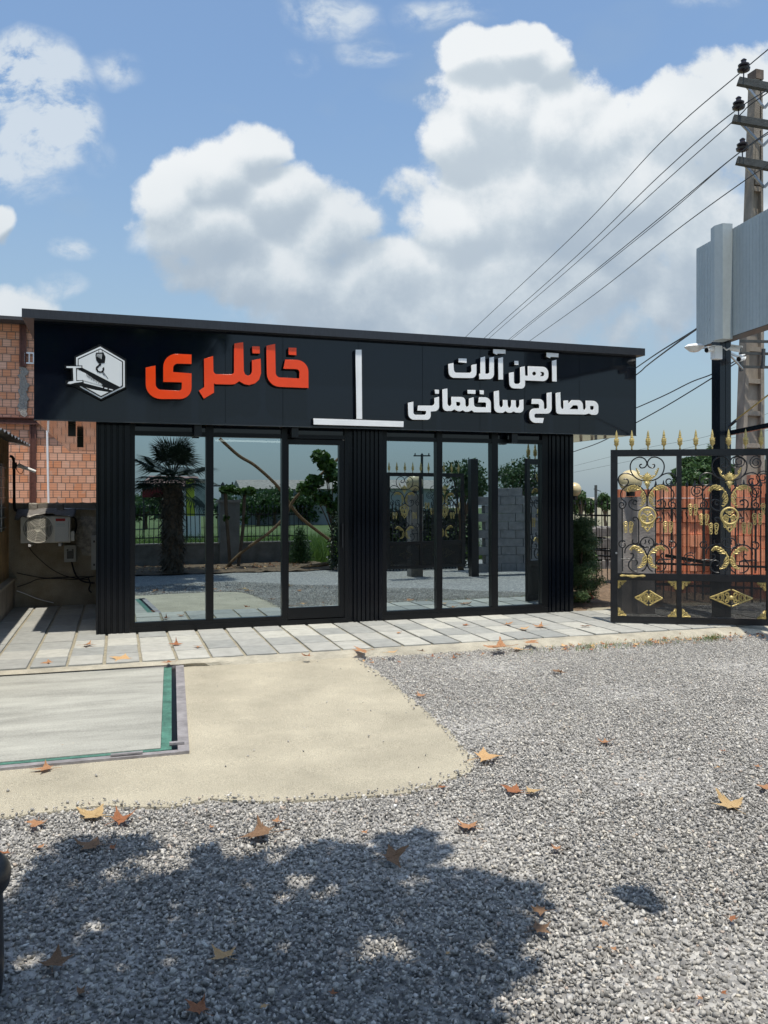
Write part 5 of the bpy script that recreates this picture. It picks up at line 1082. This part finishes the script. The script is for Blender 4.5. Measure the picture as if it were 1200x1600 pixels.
# ------------------------------------------------------------------ fallen plane leaves
lm = {}
for nme, dk, lt in (('orange',(.34,.15,.065),(.60,.33,.17)), ('yellow',(.46,.30,.13),(.66,.47,.24)), ('brown',(.17,.095,.05),(.34,.20,.11)), ('tan',(.52,.31,.13),(.75,.48,.24)), ('rust',(.28,.10,.045),(.45,.19,.08))):
    lm[nme] = mat(nme+'_dry_leaf', dk, .7, var=.3, vs=22, col2=lt, bump=.5, bs=90, trans=.15)
def leaf_mesh(seed, curl):
    g = random.Random(seed); pts = []
    lob = [(-2.35,.50),(-1.25,.82),(0,1.0),(1.25,.82),(2.35,.50)]      # angle from the tip, length
    for i, (a, l) in enumerate(lob):
        l *= g.uniform(.85,1.1); a += g.uniform(-.08,.08)
        if i: pts.append((a-(lob[i][0]-lob[i-1][0])/2, .38*g.uniform(.85,1.1)))
        for da, f_ in ((-.24,.62),(-.15,.72),(-.13,.66),(-.04,.93),(0,1),(.05,.90),(.13,.64),(.17,.73),(.25,.6)): pts.append((a+da, l*f_*g.uniform(.94,1.05)))
    pts.append((2.9,.22)); pts.append((-2.9,.22)); pts.sort()
    vs = [(0,0,0)]; n_ = len(pts)
    for sc_ in (.5, 1): vs += [(l*sc_*math.sin(a), l*sc_*math.cos(a), 0) for a, l in pts]
    ax = g.uniform(0, 3.14); k1 = curl*g.uniform(.7,1.3); out = []
    for (x, y, z) in vs:
        u_ = x*math.cos(ax)+y*math.sin(ax); v_ = -x*math.sin(ax)+y*math.cos(ax); th = k1*v_; z = abs(k1)*.55*v_*v_+.10*math.sin(3.1*u_+seed)*abs(u_)*(.4+curl)+.08*math.cos(5*v_+seed*2)*math.hypot(x,y)*(.5+curl)
        f_ = 1/(1+.35*abs(k1)*abs(v_)); v2 = v_*f_; x2 = u_*math.cos(ax)-v2*math.sin(ax); y2 = u_*math.sin(ax)+v2*math.cos(ax); out.append((x2, y2, z))
    mz = min(p[2] for p in out); out = [(x, y, z-mz) for x, y, z in out]
    k = MB(); k.add(out, [(0, 1+i, 1+(i+1) % n_) for i in range(n_)]+[(1+i, 1+n_+i, 1+n_+(i+1) % n_, 1+(i+1) % n_) for i in range(n_)])
    s0 = Vector(out[0]); k.tube([s0+Vector((0,0,.01)), s0+Vector((0,-.45,.02)), s0+Vector((.06,-.85,.05))], [.012,.012,.016], 4); return k
lv = [(73,1208,32,'orange','holed orange leaf on the concrete below the weighbridge edging'),(57,1294,34,'orange','flat orange leaf on the gravel at far left just below the concrete'),(148,1283,50,'yellow','large yellow leaf at the gravel edge below the weighbridge'),(188,1290,36,'rust','curled orange brown leaf right of the large yellow one'),(145,1331,40,'brown','brown leaf in the top of the tree shadow at left'),(175,1333,15,'rust','small brown leaf right beside the brown leaf in the shadow at left'),(64,1332,14,'orange','little orange fragment at the left tip of the tree shadow'),(11,1342,16,'rust','orange leaf bit beside the black tub'),(410,1316,52,'brown','crumpled dark brown leaf at the upper rim of the tree shadow'),(430,1291,20,'orange','small orange leaf standing just above the crumpled dark one'),(85,1518,40,'brown','ragged brown leaf deep in the shadow at lower left'),(125,1561,22,'brown','small dark leaf in the shadow near the bottom left'),(350,1506,46,'tan','tan leaf with upturned lobe in the shadow, bottom centre left'),(310,1590,36,'rust','rust leaf cut by the bottom edge'),(412,1584,14,'tan','small tan scrap near the bottom edge in the shadow'),(733,1300,42,'orange','wide orange leaf on sunlit gravel at the centre right, above the shadow'),(611,1352,38,'brown','folded brown leaf in the middle of the tree shadow'),(846,1433,26,'brown','upper of two dark brown leaves touching at the right of the shadow'),(842,1462,34,'brown','lower of two dark brown leaves touching at the right of the shadow'),(870,1334,20,'orange','small orange leaf on sunlit gravel right of the shadow top'),(945,1452,18,'orange','small orange leaf right of the two touching brown leaves'),(1142,1267,48,'yellow','long yellow leaf on the gravel at the right'),(1196,1239,22,'orange','orange leaf at the right edge above the long yellow one'),(804,1243,30,'rust','rust brown leaf touching a yellow one right of the concrete tip'),(833,1246,34,'yellow','yellow leaf touching a rust brown one right of the concrete tip'),(758,1193,46,'tan','large tan leaf at the rounded tip of the concrete'),(691,1237,18,'rust','small rust leaf just under the lower concrete edge'),(658,1092,20,'orange','small orange leaf on the gravel near the top, beside the concrete'),(947,1166,26,'orange','orange leaf alone in the middle of the right gravel'),(870,1054,22,'brown','brown curled leaf on the upper right gravel'),(78,1041,20,'orange','orange leaf on the kerb left, above the weighbridge'),(193,1035,38,'tan','flat tan leaf on the kerb above the weighbridge'),(265,1039,18,'rust','rust leaf at the far corner of the weighbridge'),(275,1008,20,'rust','curled leaf on the third row of slabs left of the door'),(309,1011,16,'orange','small orange leaf on the slabs right of the curled one'),(481,1029,16,'rust','small rust leaf where concrete meets the kerb'),(567,1021,30,'orange','orange leaf on the kerb at the concrete corner'),(568,1308,14,'orange','little orange scrap on gravel above the shadow, centre'),(783,1015,40,'orange','broad orange leaf heap left on the kerb'),(829,1006,28,'orange','upright orange leaf on the kerb right'),(810,1018,30,'tan','tan leaf between two orange ones on the kerb'),(658,1021,14,'brown','little brown leaf on kerb edge, left of its pair'),(610,1024,20,'tan','pale leaf on the kerb right of the concrete corner'),(712,1026,16,'brown','small brown leaf at kerb foot, centre right'),(727,977,14,'rust','small leaf on slabs before the right shopfront'),(845,980,24,'orange','orange leaf on slabs before the right column'),(817,984,18,'tan','tan leaf on slabs left of the orange one by the right column'),(792,960+16,14,'orange','orange scrap on slabs before the last pane'),(914,979,18,'rust','rust leaf on slabs left of the gate'),(624,989,10,'orange','orange scrap on slabs before the middle pane'),(135,1009,22,'orange','orange leaf on slabs left of the left column foot'),(54,938,10,'rust','leaf at the foot of the stained wall'),(106,1170,14,'tan','faint leaf scrap on the weighbridge deck'),(1143,1445,18,'rust','dark red leaf at the far right, level with the two touching ones'),(960,1494,12,'orange','orange scrap on the lower right gravel'),(1130,1563,12,'rust','tiny rust scrap at the bottom right'),(1095,1571,12,'orange','tiny orange scrap left of the rust one at the bottom right'),(938,1492,10,'tan','tiny tan scrap on the lower right gravel'),(520,1370+194,14,'rust','small scrap in the shadow near bottom centre'),(1132,1180,10,'rust','tiny rust leaf on gravel toward the right edge'),(1183,1204,14,'orange','tiny orange leaf near the right edge'),(1123,1206,10,'tan','tiny tan leaf near the right edge, lower'),(330,1030+270,10,'orange','orange crumb beside the upper edge of the shadow'),(700,1345+155,10,'tan','tan crumb inside the right of the shadow')]
protos = {}; gl_ = random.Random(77)
for i, (px, py, sz, colr, lb) in enumerate(lv):
    on_slab = py < 1000 or (py < 1012 and px < 400 and sz < 24); P = onz(px, py, .004) if on_slab else ong(px, py, .0)
    if not on_slab:
        if P.y > 8.1: P = onz(px, py, -.03)
    zz_ = P.z+(.004 if on_slab else (.026 if py > 1030 else .022)); t = (P-Vector((0,0,EYE))).dot(VIEW); s_ = sz*t/F*(1.0 if colr in ('brown','rust') and sz > 24 else .80)
    curl = {'brown':1.1,'rust':1.0,'orange':.75,'tan':.6,'yellow':.5}[colr]
    key = (colr, i % 4)
    if sz >= 24 or key not in protos:
        o = leaf_mesh(i*7+3, curl).build('fallen_leaf', lm[colr], fix=False); protos.setdefault(key, o)
    else: o = protos[key].copy(); COL.objects.link(o)
    o.scale = (s_, s_, s_*(.8 if colr in ('brown',) else .9)); o.location = (P.x, P.y, zz_); o.rotation_euler = (gl_.uniform(-.12,.12), gl_.uniform(-.12,.12), gl_.uniform(0, 6.28)); tag(o, lb, 'leaf', 'fallen leaves')
# litter and grass along the kerb under the gate
k = MB(); g = random.Random(31); base_l = [leaf_mesh(500+i, 1.0) for i in range(5)]
for i in range(190):
    px = g.uniform(880, 1200) if i < 165 else g.uniform(560, 900); yb = 1013-(px-880)*.068; P = onz(px, yb+g.gauss(0,3.2), -.07); b_ = base_l[i % 5]; s_ = g.uniform(.018,.05); a = g.uniform(0,6.28)
    Mx = Matrix.Translation((P.x, P.y, -.075+g.uniform(0,.02))) @ Matrix.Rotation(a, 4, 'Z') @ Matrix.Rotation(g.uniform(-.6,.6), 4, 'X') @ Matrix.Scale(s_, 4); k.add([Mx @ Vector(v) for v in b_.v], b_.f, g.choice((0,1,2)))
tag(k.build('leaf_litter', [lm['rust'], lm['tan'], lm['orange']], fix=False), 'drift of small dry leaves along the kerb below the gate', kind='stuff')
def blades(name, pts, hmin, hmax, w, label, seed):
    g = np.random.default_rng(seed); n_ = len(pts); p = np.array(pts); h = g.uniform(hmin, hmax, n_); a = g.uniform(0, 6.28, n_); ln = g.normal(0,.35,(n_,2))*h[:,None]; dx = np.stack([np.cos(a), np.sin(a), np.zeros(n_)],1)*w/2
    b0 = p-dx; b1 = p+dx; m0 = p+np.concatenate([ln*.3, (h*.6)[:,None]],1)-dx*.7; m1 = m0+dx*1.4; tp_ = p+np.concatenate([ln, h[:,None]],1)
    V_ = np.stack([b0,b1,m1,m0,tp_],1).reshape(-1,3); b_ = np.arange(n_)*5; F_ = np.concatenate([np.stack([b_,b_+1,b_+2],1), np.stack([b_,b_+2,b_+3],1), np.stack([b_+3,b_+2,b_+4],1)]); tn = np.clip(g.normal(.5,.25,n_),0,1)
    return tag(np_mesh(name, V_, F_, M_['grass'], None, np.concatenate([tn]*3)), label, kind='stuff')
pts = []
for cxp, cnt, sp in ((1115,220,9),(1100,120,14),(915,140,10),(960,160,22),(1040,200,30),(840,60,18)):
    for _ in range(cnt):
        px = g.gauss(cxp, sp); P = onz(px, 1013-(px-880)*.068+g.gauss(1,2.4), -.07); pts.append((P.x, P.y, -.09))
blades('grass', pts, .02, .085, .004, 'short grass tufts growing along the kerb below the gate', 3)
# ------------------------------------------------------------------ the yard behind the camera, seen mirrored in the shopfront and shading the foreground
# plane tree whose crown shades the gravel
SH = Vector((_d.x/_d.z, _d.y/_d.z, 0))       # horizontal shift towards the sun per metre of height
cl = []; g = random.Random(17)
def shade(px, py, rpx, h=None, ry=None):
    P = ong(px, py); h = h or g.uniform(4.7, 5.6); t = (P-Vector((0,0,EYE))).dot(VIEW); r_ = rpx*t/F; cl.append((P.x+SH.x*h, P.y+SH.y*h, h, r_*1.0, r_*1.05, .22))
for s in [(130,1345,75),(190,1335,50),(90,1375,60),(60,1440,90),(160,1420,90),(250,1400,85),(340,1390,85),(330,1350,45),(420,1375,70),(480,1340,50),(520,1360,75),(600,1350,70),(640,1318,45),(660,1345,60),(590,1430,95),(480,1440,110),(360,1470,110),(230,1500,120),(90,1530,120),(700,1400,70),(760,1400,70),(830,1405,45),(690,1460,80),(780,1450,60),(500,1540,120),(350,1570,120),(640,1540,100),(720,1520,70),(800,1520,55),(740,1585,70),(820,1460,32),(180,1590,140),(30,1600,120),(600,1610,120),(1000,1410,38),(-60,1450,110),(-120,1560,150)]: shade(*s)
for i in range(150):
    a = g.uniform(0, 6.28); r_ = g.uniform(0, 1)**.5; x = -1.2+3.0*r_*math.cos(a); y = -1.0+3.0*r_*math.sin(a)
    if y > 2.5: continue
    cl.append((x, y, g.uniform(4.5, 6.9)-.25*r_, .5, .5, .35))
for i in range(70):  # extra out-of-view crown clusters, added to shade the mirrored ground
    cl.append((g.uniform(-2.5, 2.2), g.uniform(-4.4, .2), g.uniform(5.2, 6.4), .6, .6, .35))
tree('leafy plane tree above the yard, casting its shade on the foreground gravel', (-2.6, -1.6, -.35), 4.3, .17, cl, 76000, .155, M_['leafA'], 91, lean=(.5,.5), flat=.35, aspect=.85)
# fan palm
pb = Vector((1.32, -1.55, gz(-1.5))); PM = thing('palm_tree', pb, 'short shaggy fan palm mirrored in the left pane of the shopfront', 'palm')
k = MB(); k.tube(crom([pb, pb+Vector((.02,0,.8)), pb+Vector((0,0,1.6)), pb+Vector((.0,0,2.35))], 6), [.24]*19, 12); k.build('trunk', M_['bark'], PM, True)
k = MB(); g = random.Random(23)
for i in range(1100):
    z = g.uniform(.05, 2.3); a = g.uniform(0, 6.28); r_ = .23; w = g.uniform(.03,.06); l = g.uniform(.10,.24); c, s = math.cos(a), math.sin(a); o_ = g.uniform(.06,.22)
    b0 = pb+Vector((r_*c-w*s, r_*s+w*c, z)); b1 = pb+Vector((r_*c+w*s, r_*s-w*c, z)); t = pb+Vector(((r_+o_)*c, (r_+o_)*s, z+l*g.choice((-1,-1,.7)))); k.add([b0, b1, t], [(0,1,2)])
k.build('old_leaf_bases', mat('palm_fibre', (.10,.075,.05), 1, var=.4, vs=30), PM, fix=False)
fm_ = leafmat('palm_frond', (.018,.035,.016), (.045,.085,.03), .2); crown_c = pb+Vector((0,0,2.45))
for i in range(34):
    a = i*2.399+g.uniform(-.2,.2); el = g.uniform(-.75, 1.25) if i > 5 else g.uniform(.9,1.4); d = Vector((math.cos(a)*math.cos(el), math.sin(a)*math.cos(el), math.sin(el))); st = g.uniform(.48,.72); hub = crown_c+d*st+Vector((0,0,-.05)); side = d.cross(Vector((0,0,1))).normalized(); up_ = side.cross(d)
    k = MB(); k.tube([crown_c, crown_c+d*st*.5+Vector((0,0,.02)), hub], .012, 5)
    for j in range(26):
        th = -1.75+3.5*j/25; dr_ = (d*math.cos(th)+side*math.sin(th)).normalized(); ln = .72*(1-.18*abs(th)/1.75)*g.uniform(.92,1.05); nrm = up_
        w = side*math.cos(th)-d*math.sin(th); m1 = hub+dr_*ln*.55+up_*.03; tip = hub+dr_*ln+Vector((0,0,-.10))
        k.add([hub, m1-w*.018, tip, m1+w*.018, m1+up_*.012], [(0,1,4),(1,2,4),(2,3,4),(3,0,4)])
    k.build('frond', fm_, PM, fix=False)
# low wall with railings
zw = .38; wl = MB(); wl.box(-2.2, -4.2, -.6, 5.45, -4.0, zw); rgw = thing('garden_wall', (1.5, -4.1, -.4), 'low grey garden wall across the yard, mirrored in the left shopfront', 'wall'); wl.build('wall', mat('grey_render_wall', (.17,.165,.15), .95, var=.35, vs=3, bump=.3, bs=30), rgw)
k = MB(); k.box(-2.25, -4.23, zw+.001, 5.5, -3.97, zw+.04); k.build('coping', M_['conc'], rgw)
fence((-2.2, -4.1, zw+.04), (5.4, -4.1, zw+.04), zw+.04, (.58, 1.22), 1.40, .125, 'black iron railing along the top of the garden wall', r=.011, tips=True)
k = MB(); k.box(2.78, -4.35, -.5, 3.36, -3.85, 1.58); gp1 = k.build('masonry_pillar', mat('pillar_render', (.20,.195,.18), .9, var=.25, vs=3, bump=.3, bs=30)); k = MB(); k.box(2.74, -4.39, 1.581, 3.40, -3.81, 1.66); k.build('pillar_cap', M_['conc'], gp1); tag(gp1, 'grey rendered pillar in the garden wall, mirrored in the second pane', 'pillar')
# planting bed litter in front of the wall
k = MB(); n_ = 50; vs = [(-2.4+i*8/n_, -3.95+j*2.7/8+(.12*math.sin(i*.9) if j == 8 else 0), gz(-3.95+j*2.7/8)+.01+.09*math.sin(min(1, (8-j)/8*1.2)*1.6)+g.uniform(0,.05)) for j in range(9) for i in range(n_+1)]
k.add(vs, [(j*(n_+1)+i, j*(n_+1)+i+1, (j+1)*(n_+1)+i+1, (j+1)*(n_+1)+i) for j in range(8) for i in range(n_)]); tag(k.build('planting_bed', M_['soil'], fix=False), kind='structure')
k = MB(); g = random.Random(33)
for i in range(420):
    b_ = base_l[i % 5]; s_ = g.uniform(.04,.09); P = Vector((g.uniform(-1.5,5.3), g.uniform(-3.8,-1.3), 0)); Mx = Matrix.Translation((P.x, P.y, gz(P.y)+.10+g.uniform(0,.03))) @ Matrix.Rotation(g.uniform(0,6.28), 4, 'Z') @ Matrix.Rotation(g.uniform(-.5,.5), 4, 'X') @ Matrix.Scale(s_, 4); k.add([Mx @ Vector(v) for v in b_.v], b_.f, g.choice((0,1,2)))
tag(k.build('leaf_litter', [lm['rust'], lm['tan'], lm['brown']], fix=False), 'dry leaves covering the planting bed before the garden wall', kind='stuff')
def log(pts, r_, lb, nm='branch'):
    k = MB(); k.tube(crom([Vector(p) for p in pts], 5), r_, 8); tag(k.build(nm, mat('bare_branch', (.22,.13,.06), .8, var=.3, vs=10), None, True), lb, 'branch', 'bare branches')
def mv(px, py, Y):            # point whose mirror image in the shopfront shows at this pixel of the photograph
    d = ray(px, py-15); Yv = 2*(YG)-Y; t = Yv/d.y; return Vector((d.x*t, Y, EYE+d.z*t))
log([mv(343,692,-2.9),mv(372,718,-2.9),mv(400,735,-2.9),mv(436,768,-2.9),mv(465,810,-2.9),mv(500,840,-2.9),mv(520,854,-2.9)], .045, 'long crooked bare branch sloping down to the right, mirrored in the panes')
log([mv(350,895,-2.5),mv(380,868,-2.5),mv(420,840,-2.5),mv(445,815,-2.5),mv(462,785,-2.5),mv(500,750,-2.5),mv(540,715,-2.5)], .04, 'second bare branch rising to the right across the first one')
log([mv(330,905,-1.9),mv(380,908,-1.9),mv(430,902,-1.9),mv(480,893,-1.9),mv(535,885,-1.9)], .055, 'thick bare trunk lying on the ground before the garden wall', 'log')
for (pts, lb, sd_) in (([(352,772),(354,820),(360,890)], 'young thin tree left of the masonry pillar', 51), ([(382,775),(380,830),(372,892)], 'slightly thicker young tree touching the masonry pillar', 52)):
    P = [mv(x, y, -2.6) for x, y in pts]; P[-1].z = gz(-2.6); T = thing('sapling', P[-1], lb, 'tree', 'saplings'); k = MB(); k.tube(crom(P, 4), .05, 7); k.build('trunk', M_['bark'], T, True)
    c = P[0]; V_, F_, tn = leaf_cloud([(c.x, c.y, c.z, .16 if sd_ == 51 else .32, .2, .10), (c.x+.15, c.y, c.z+.04, .2, .2, .1), (c.x+.02, c.y, c.z-.75, .07,.07,.12)], 420, .13, .2, .7, sd_); np_mesh('crown', V_, F_, M_['leafA'], T, tn)
c = mv(500, 780, -2.2); sp = [mv(x, y, -2.2) for x, y in ((500,722),(510,735),(492,760),(520,750),(535,770),(505,785),(525,800),(535,815),(480,770),(545,750),(540,790))]
tree('bright green leafy young tree mirrored in the door glass', (c.x+.35, -2.2, gz(-2.2)), 1.6, .05, [(p.x, p.y, p.z, .28,.28,.20) for p in sp], 2600, .14, M_['leafA'], 61, aspect=.8)
c = mv(466, 850, -3.3); V_, F_, tn = leaf_cloud([(c.x+.05, c.y, c.z+.25-.16*i, .16+.055*i, .16+.055*i, .16) for i in range(6)], 5000, .06, 0, .3, 62); tag(np_mesh('conical_bush', V_, F_, M_['leafB'], None, tn), 'dark clipped conical bush mirrored beside the door', 'bush')
# concrete block stack by the far gate leaf, each block a thing of its own would be hidden: rows shown in the glass
bmx = mat('concrete_block', (.24,.235,.225), .9, var=.22, vs=7, bump=.4, bs=50); g = random.Random(41)
for r_ in range(10):
    for i in range(5):
        x0 = 8.08+i*.40+(.2 if r_ % 2 else 0)+g.uniform(-.006,.006); z0_ = -.12+r_*.2
        if r_ == 9 and i not in (1,2): continue
        k = MB(); jj = g.uniform(-.012,.012); k.bbox(x0, 2.2+jj, z0_+.002, x0+.385, 2.4+jj, z0_+.196, .006)
        tag(k.build('concrete_block', bmx), 'grey concrete block in the tall stack mirrored in the last two shopfront panes', 'block', 'blocks of the mirrored stack')
for i, (x, y, r_, lb) in enumerate(((8.6,.2,.75,'green bush rising behind the concrete block stack, mirrored left of the last pane'), (10.3,.4,.8,'green bush behind the far end of the block stack'))):
    tree(lb, (x, y, -.3), 1.6, .07, blob_set((x, y, 2.05), r_, 14, i+5, .5), 2600, .10, M_['leafD'], 71+i, cat='bush', name='bush')
c = mv(648, 764, 1.9); globe(Vector((c.x, c.y, c.z)), .2, 'cream globe lamp mirrored behind the far gate leaf'); k = MB(); k.box(c.x-.15, c.y-.15, -.3, c.x+.15, c.y+.15, c.z-.26); tag(k.build('masonry_pillar', M_['conc']), 'grey pillar carrying the mirrored globe lamp behind the far gate leaf', 'pillar')
# field, road and far things beyond the garden wall
k = MB(); k.add([(-400,-14,-.40),(14,-14,-.40),(14,-4.6,-.40),(-400,-4.6,-.40)], [(0,1,2,3)]); k.add([(-600,-500,-.42),(600,-500,-.42),(600,-22,-.405),(-600,-22,-.405)], [(0,1,2,3)])
tag(k.build('field', mat('green_field', (.05,.085,.02), 1, var=.5, vs=.8, col2=(.11,.15,.045)), fix=False), kind='structure')
k = MB(); k.box(-400, -20, -.45, 400, -14.4, -.39); tag(k.build('road', mat('asphalt', (.17,.17,.165), .9, var=.15, vs=3)), kind='structure')
gr = np.random.default_rng(5); pts = np.stack([gr.uniform(-3,12,26000), -4.6-gr.random(26000)**1.2*9, np.full(26000,-.42)],1); blades('field_grass', pts, .2, .95, .035, 'tall rough grass growing beyond the garden wall', 6)
for i, (px, w_, h_) in enumerate(((228,30,26),(300,26,30),(352,22,24),(405,40,36),(430,30,34),(480,30,30),(525,40,30))):
    t = 60; c = mv(px, 790, -50-i*2); r_ = w_*.05; tree(['far dark tree mirrored at the left of the first pane','far tree behind the mirrored palm','far low tree mirrored at the second pane edge','tall far tree behind the mirrored pillar','far tree right of the mirrored pillar','far tree mirrored beside the door','far tree mirrored at the door handle'][i], (c.x, c.y, -.4), 1.2, .15, blob_set((c.x, c.y, .7+h_*.03), 1.2+r_*.6, 12, i+20, .5, .8), 1500, .35, M_['leafD'], 80+i, group='far trees across the road')
k = MB(); c = mv(520, 772, -60); k.box(c.x-9, -66, -.4, c.x+12, -60, 3.1); wh = k.build('warehouse', mat('grey_cladding', (.30,.32,.33), .7)); k = MB(); k.add([(c.x-9.3,-59.6,3.101),(c.x+12.3,-59.6,3.101),(c.x+12.3,-66.4,3.101),(c.x-9.3,-66.4,3.101),(c.x-9.3,-63,4.1),(c.x+12.3,-63,4.1)], [(0,1,5,4),(2,3,4,5),(1,2,5),(3,0,4),(0,3,2,1)]); k.build('roof', M_['conc'], wh); tag(wh, 'long low grey warehouse far across the road, mirrored in the door glass', 'building')
# roadside kiosk with red awning and the yellow banner
c = mv(242, 800, -13); KS = thing('kiosk', (c.x, c.y, -.4), 'small roadside kiosk with dark red awning mirrored left of the palm trunk', 'kiosk')
k = MB(); a = mv(222,790,-13); b_ = mv(264,790,-13); zt1, zt0_ = mv(242,764,-13).z, mv(242,782,-13).z
k.box(b_.x-.25, -13.6, -.4, b_.x+1.2, -12.9, zt1); k.build('wall', M_['white'], KS); k = MB(); k.box(a.x, -13.2, zt0_, b_.x+.1, -12.8, zt1); k.build('awning', mat('dark_red_canvas', (.16,.012,.015), .7), KS)
k = MB(); k.add([(a.x-.1,-12.7,zt1+.01),(b_.x+1.3,-12.7,zt1+.01),(b_.x+1.2,-13.8,zt1+.45),(a.x+.3,-13.8,zt1+.45)], [(0,1,2,3)]); k.build('roof', mat('brown_tin', (.20,.10,.08), .6), KS, fix=False); k = MB(); k.tube([(a.x+.05,-12.9,-.4),(a.x+.05,-12.9,zt0_)], .03, 6); k.build('post', M_['iron'], KS)
k = MB(); a = mv(292,752,-11); b_ = mv(305,812,-11); k.box(a.x, -11.05, b_.z, b_.x, -11, a.z); bn = k.build('banner', mat('lime_banner', (.50,.55,.05), .6)); k = MB(); a2 = mv(306,752,-11); b2_ = mv(322,812,-11); k.box(a2.x, -11.06, b2_.z, b2_.x, -11.01, a2.z); k.build('printed_half', mat('pale_banner', (.35,.40,.36), .6, var=.3, vs=6), bn)
k = MB(); [k.tube([(x, -11.1, -.4), (x, -11.1, a.z)], .03, 6) for x in (a.x, b2_.x)]; k.build('post', M_['iron'], bn); tag(bn, 'tall lime green and pale roadside banner mirrored right of the palm', 'banner')
for i, (px, py0, Y, lb) in enumerate(((348,758,-24,'far utility pole mirrored in the second pane'), (659,714,-34,'far utility pole mirrored above the gate spearheads'))):
    p = mv(px, py0, Y); k = MB(); k.tube([(p.x, p.y, -.4), (p.x, p.y, p.z)], .09, 7); k.obox((p.x-.6, p.y, p.z-.12), (p.x+.6, p.y, p.z-.12), .09, .09); [k.lathe([(.04,0),(.05,.1),(.02,.15)], (p.x+q, p.y, p.z-.07), 6) for q in (-.5,0,.5)]; tag(k.build('utility_pole', arm_m), lb, 'utility pole')

# dark hedge and railing closing the yard behind the far gate leaf
g = random.Random(66); V_, F_, tn = leaf_cloud([(5.6+i*.28+g.uniform(-.1,.1), -1.0+g.uniform(-.15,.15), z, .3,.3,.28) for i in range(14) for z in (.0,.4,.8,1.15)], 16000, .09, 0, .55, 67)
tag(np_mesh('hedge', V_, F_, leafmat('dark_hedge_leaf', (.012,.022,.010), (.035,.06,.02), .1), None, tn), 'dark clipped hedge behind the far gate leaf, mirrored in the right panes', 'hedge')
fence((5.5,-.55,-.3), (9.4,-.55,-.3), -.3, (.1,1.3), 1.45, .09, 'black railing in front of the dark hedge, mirrored in the right panes', r=.014)
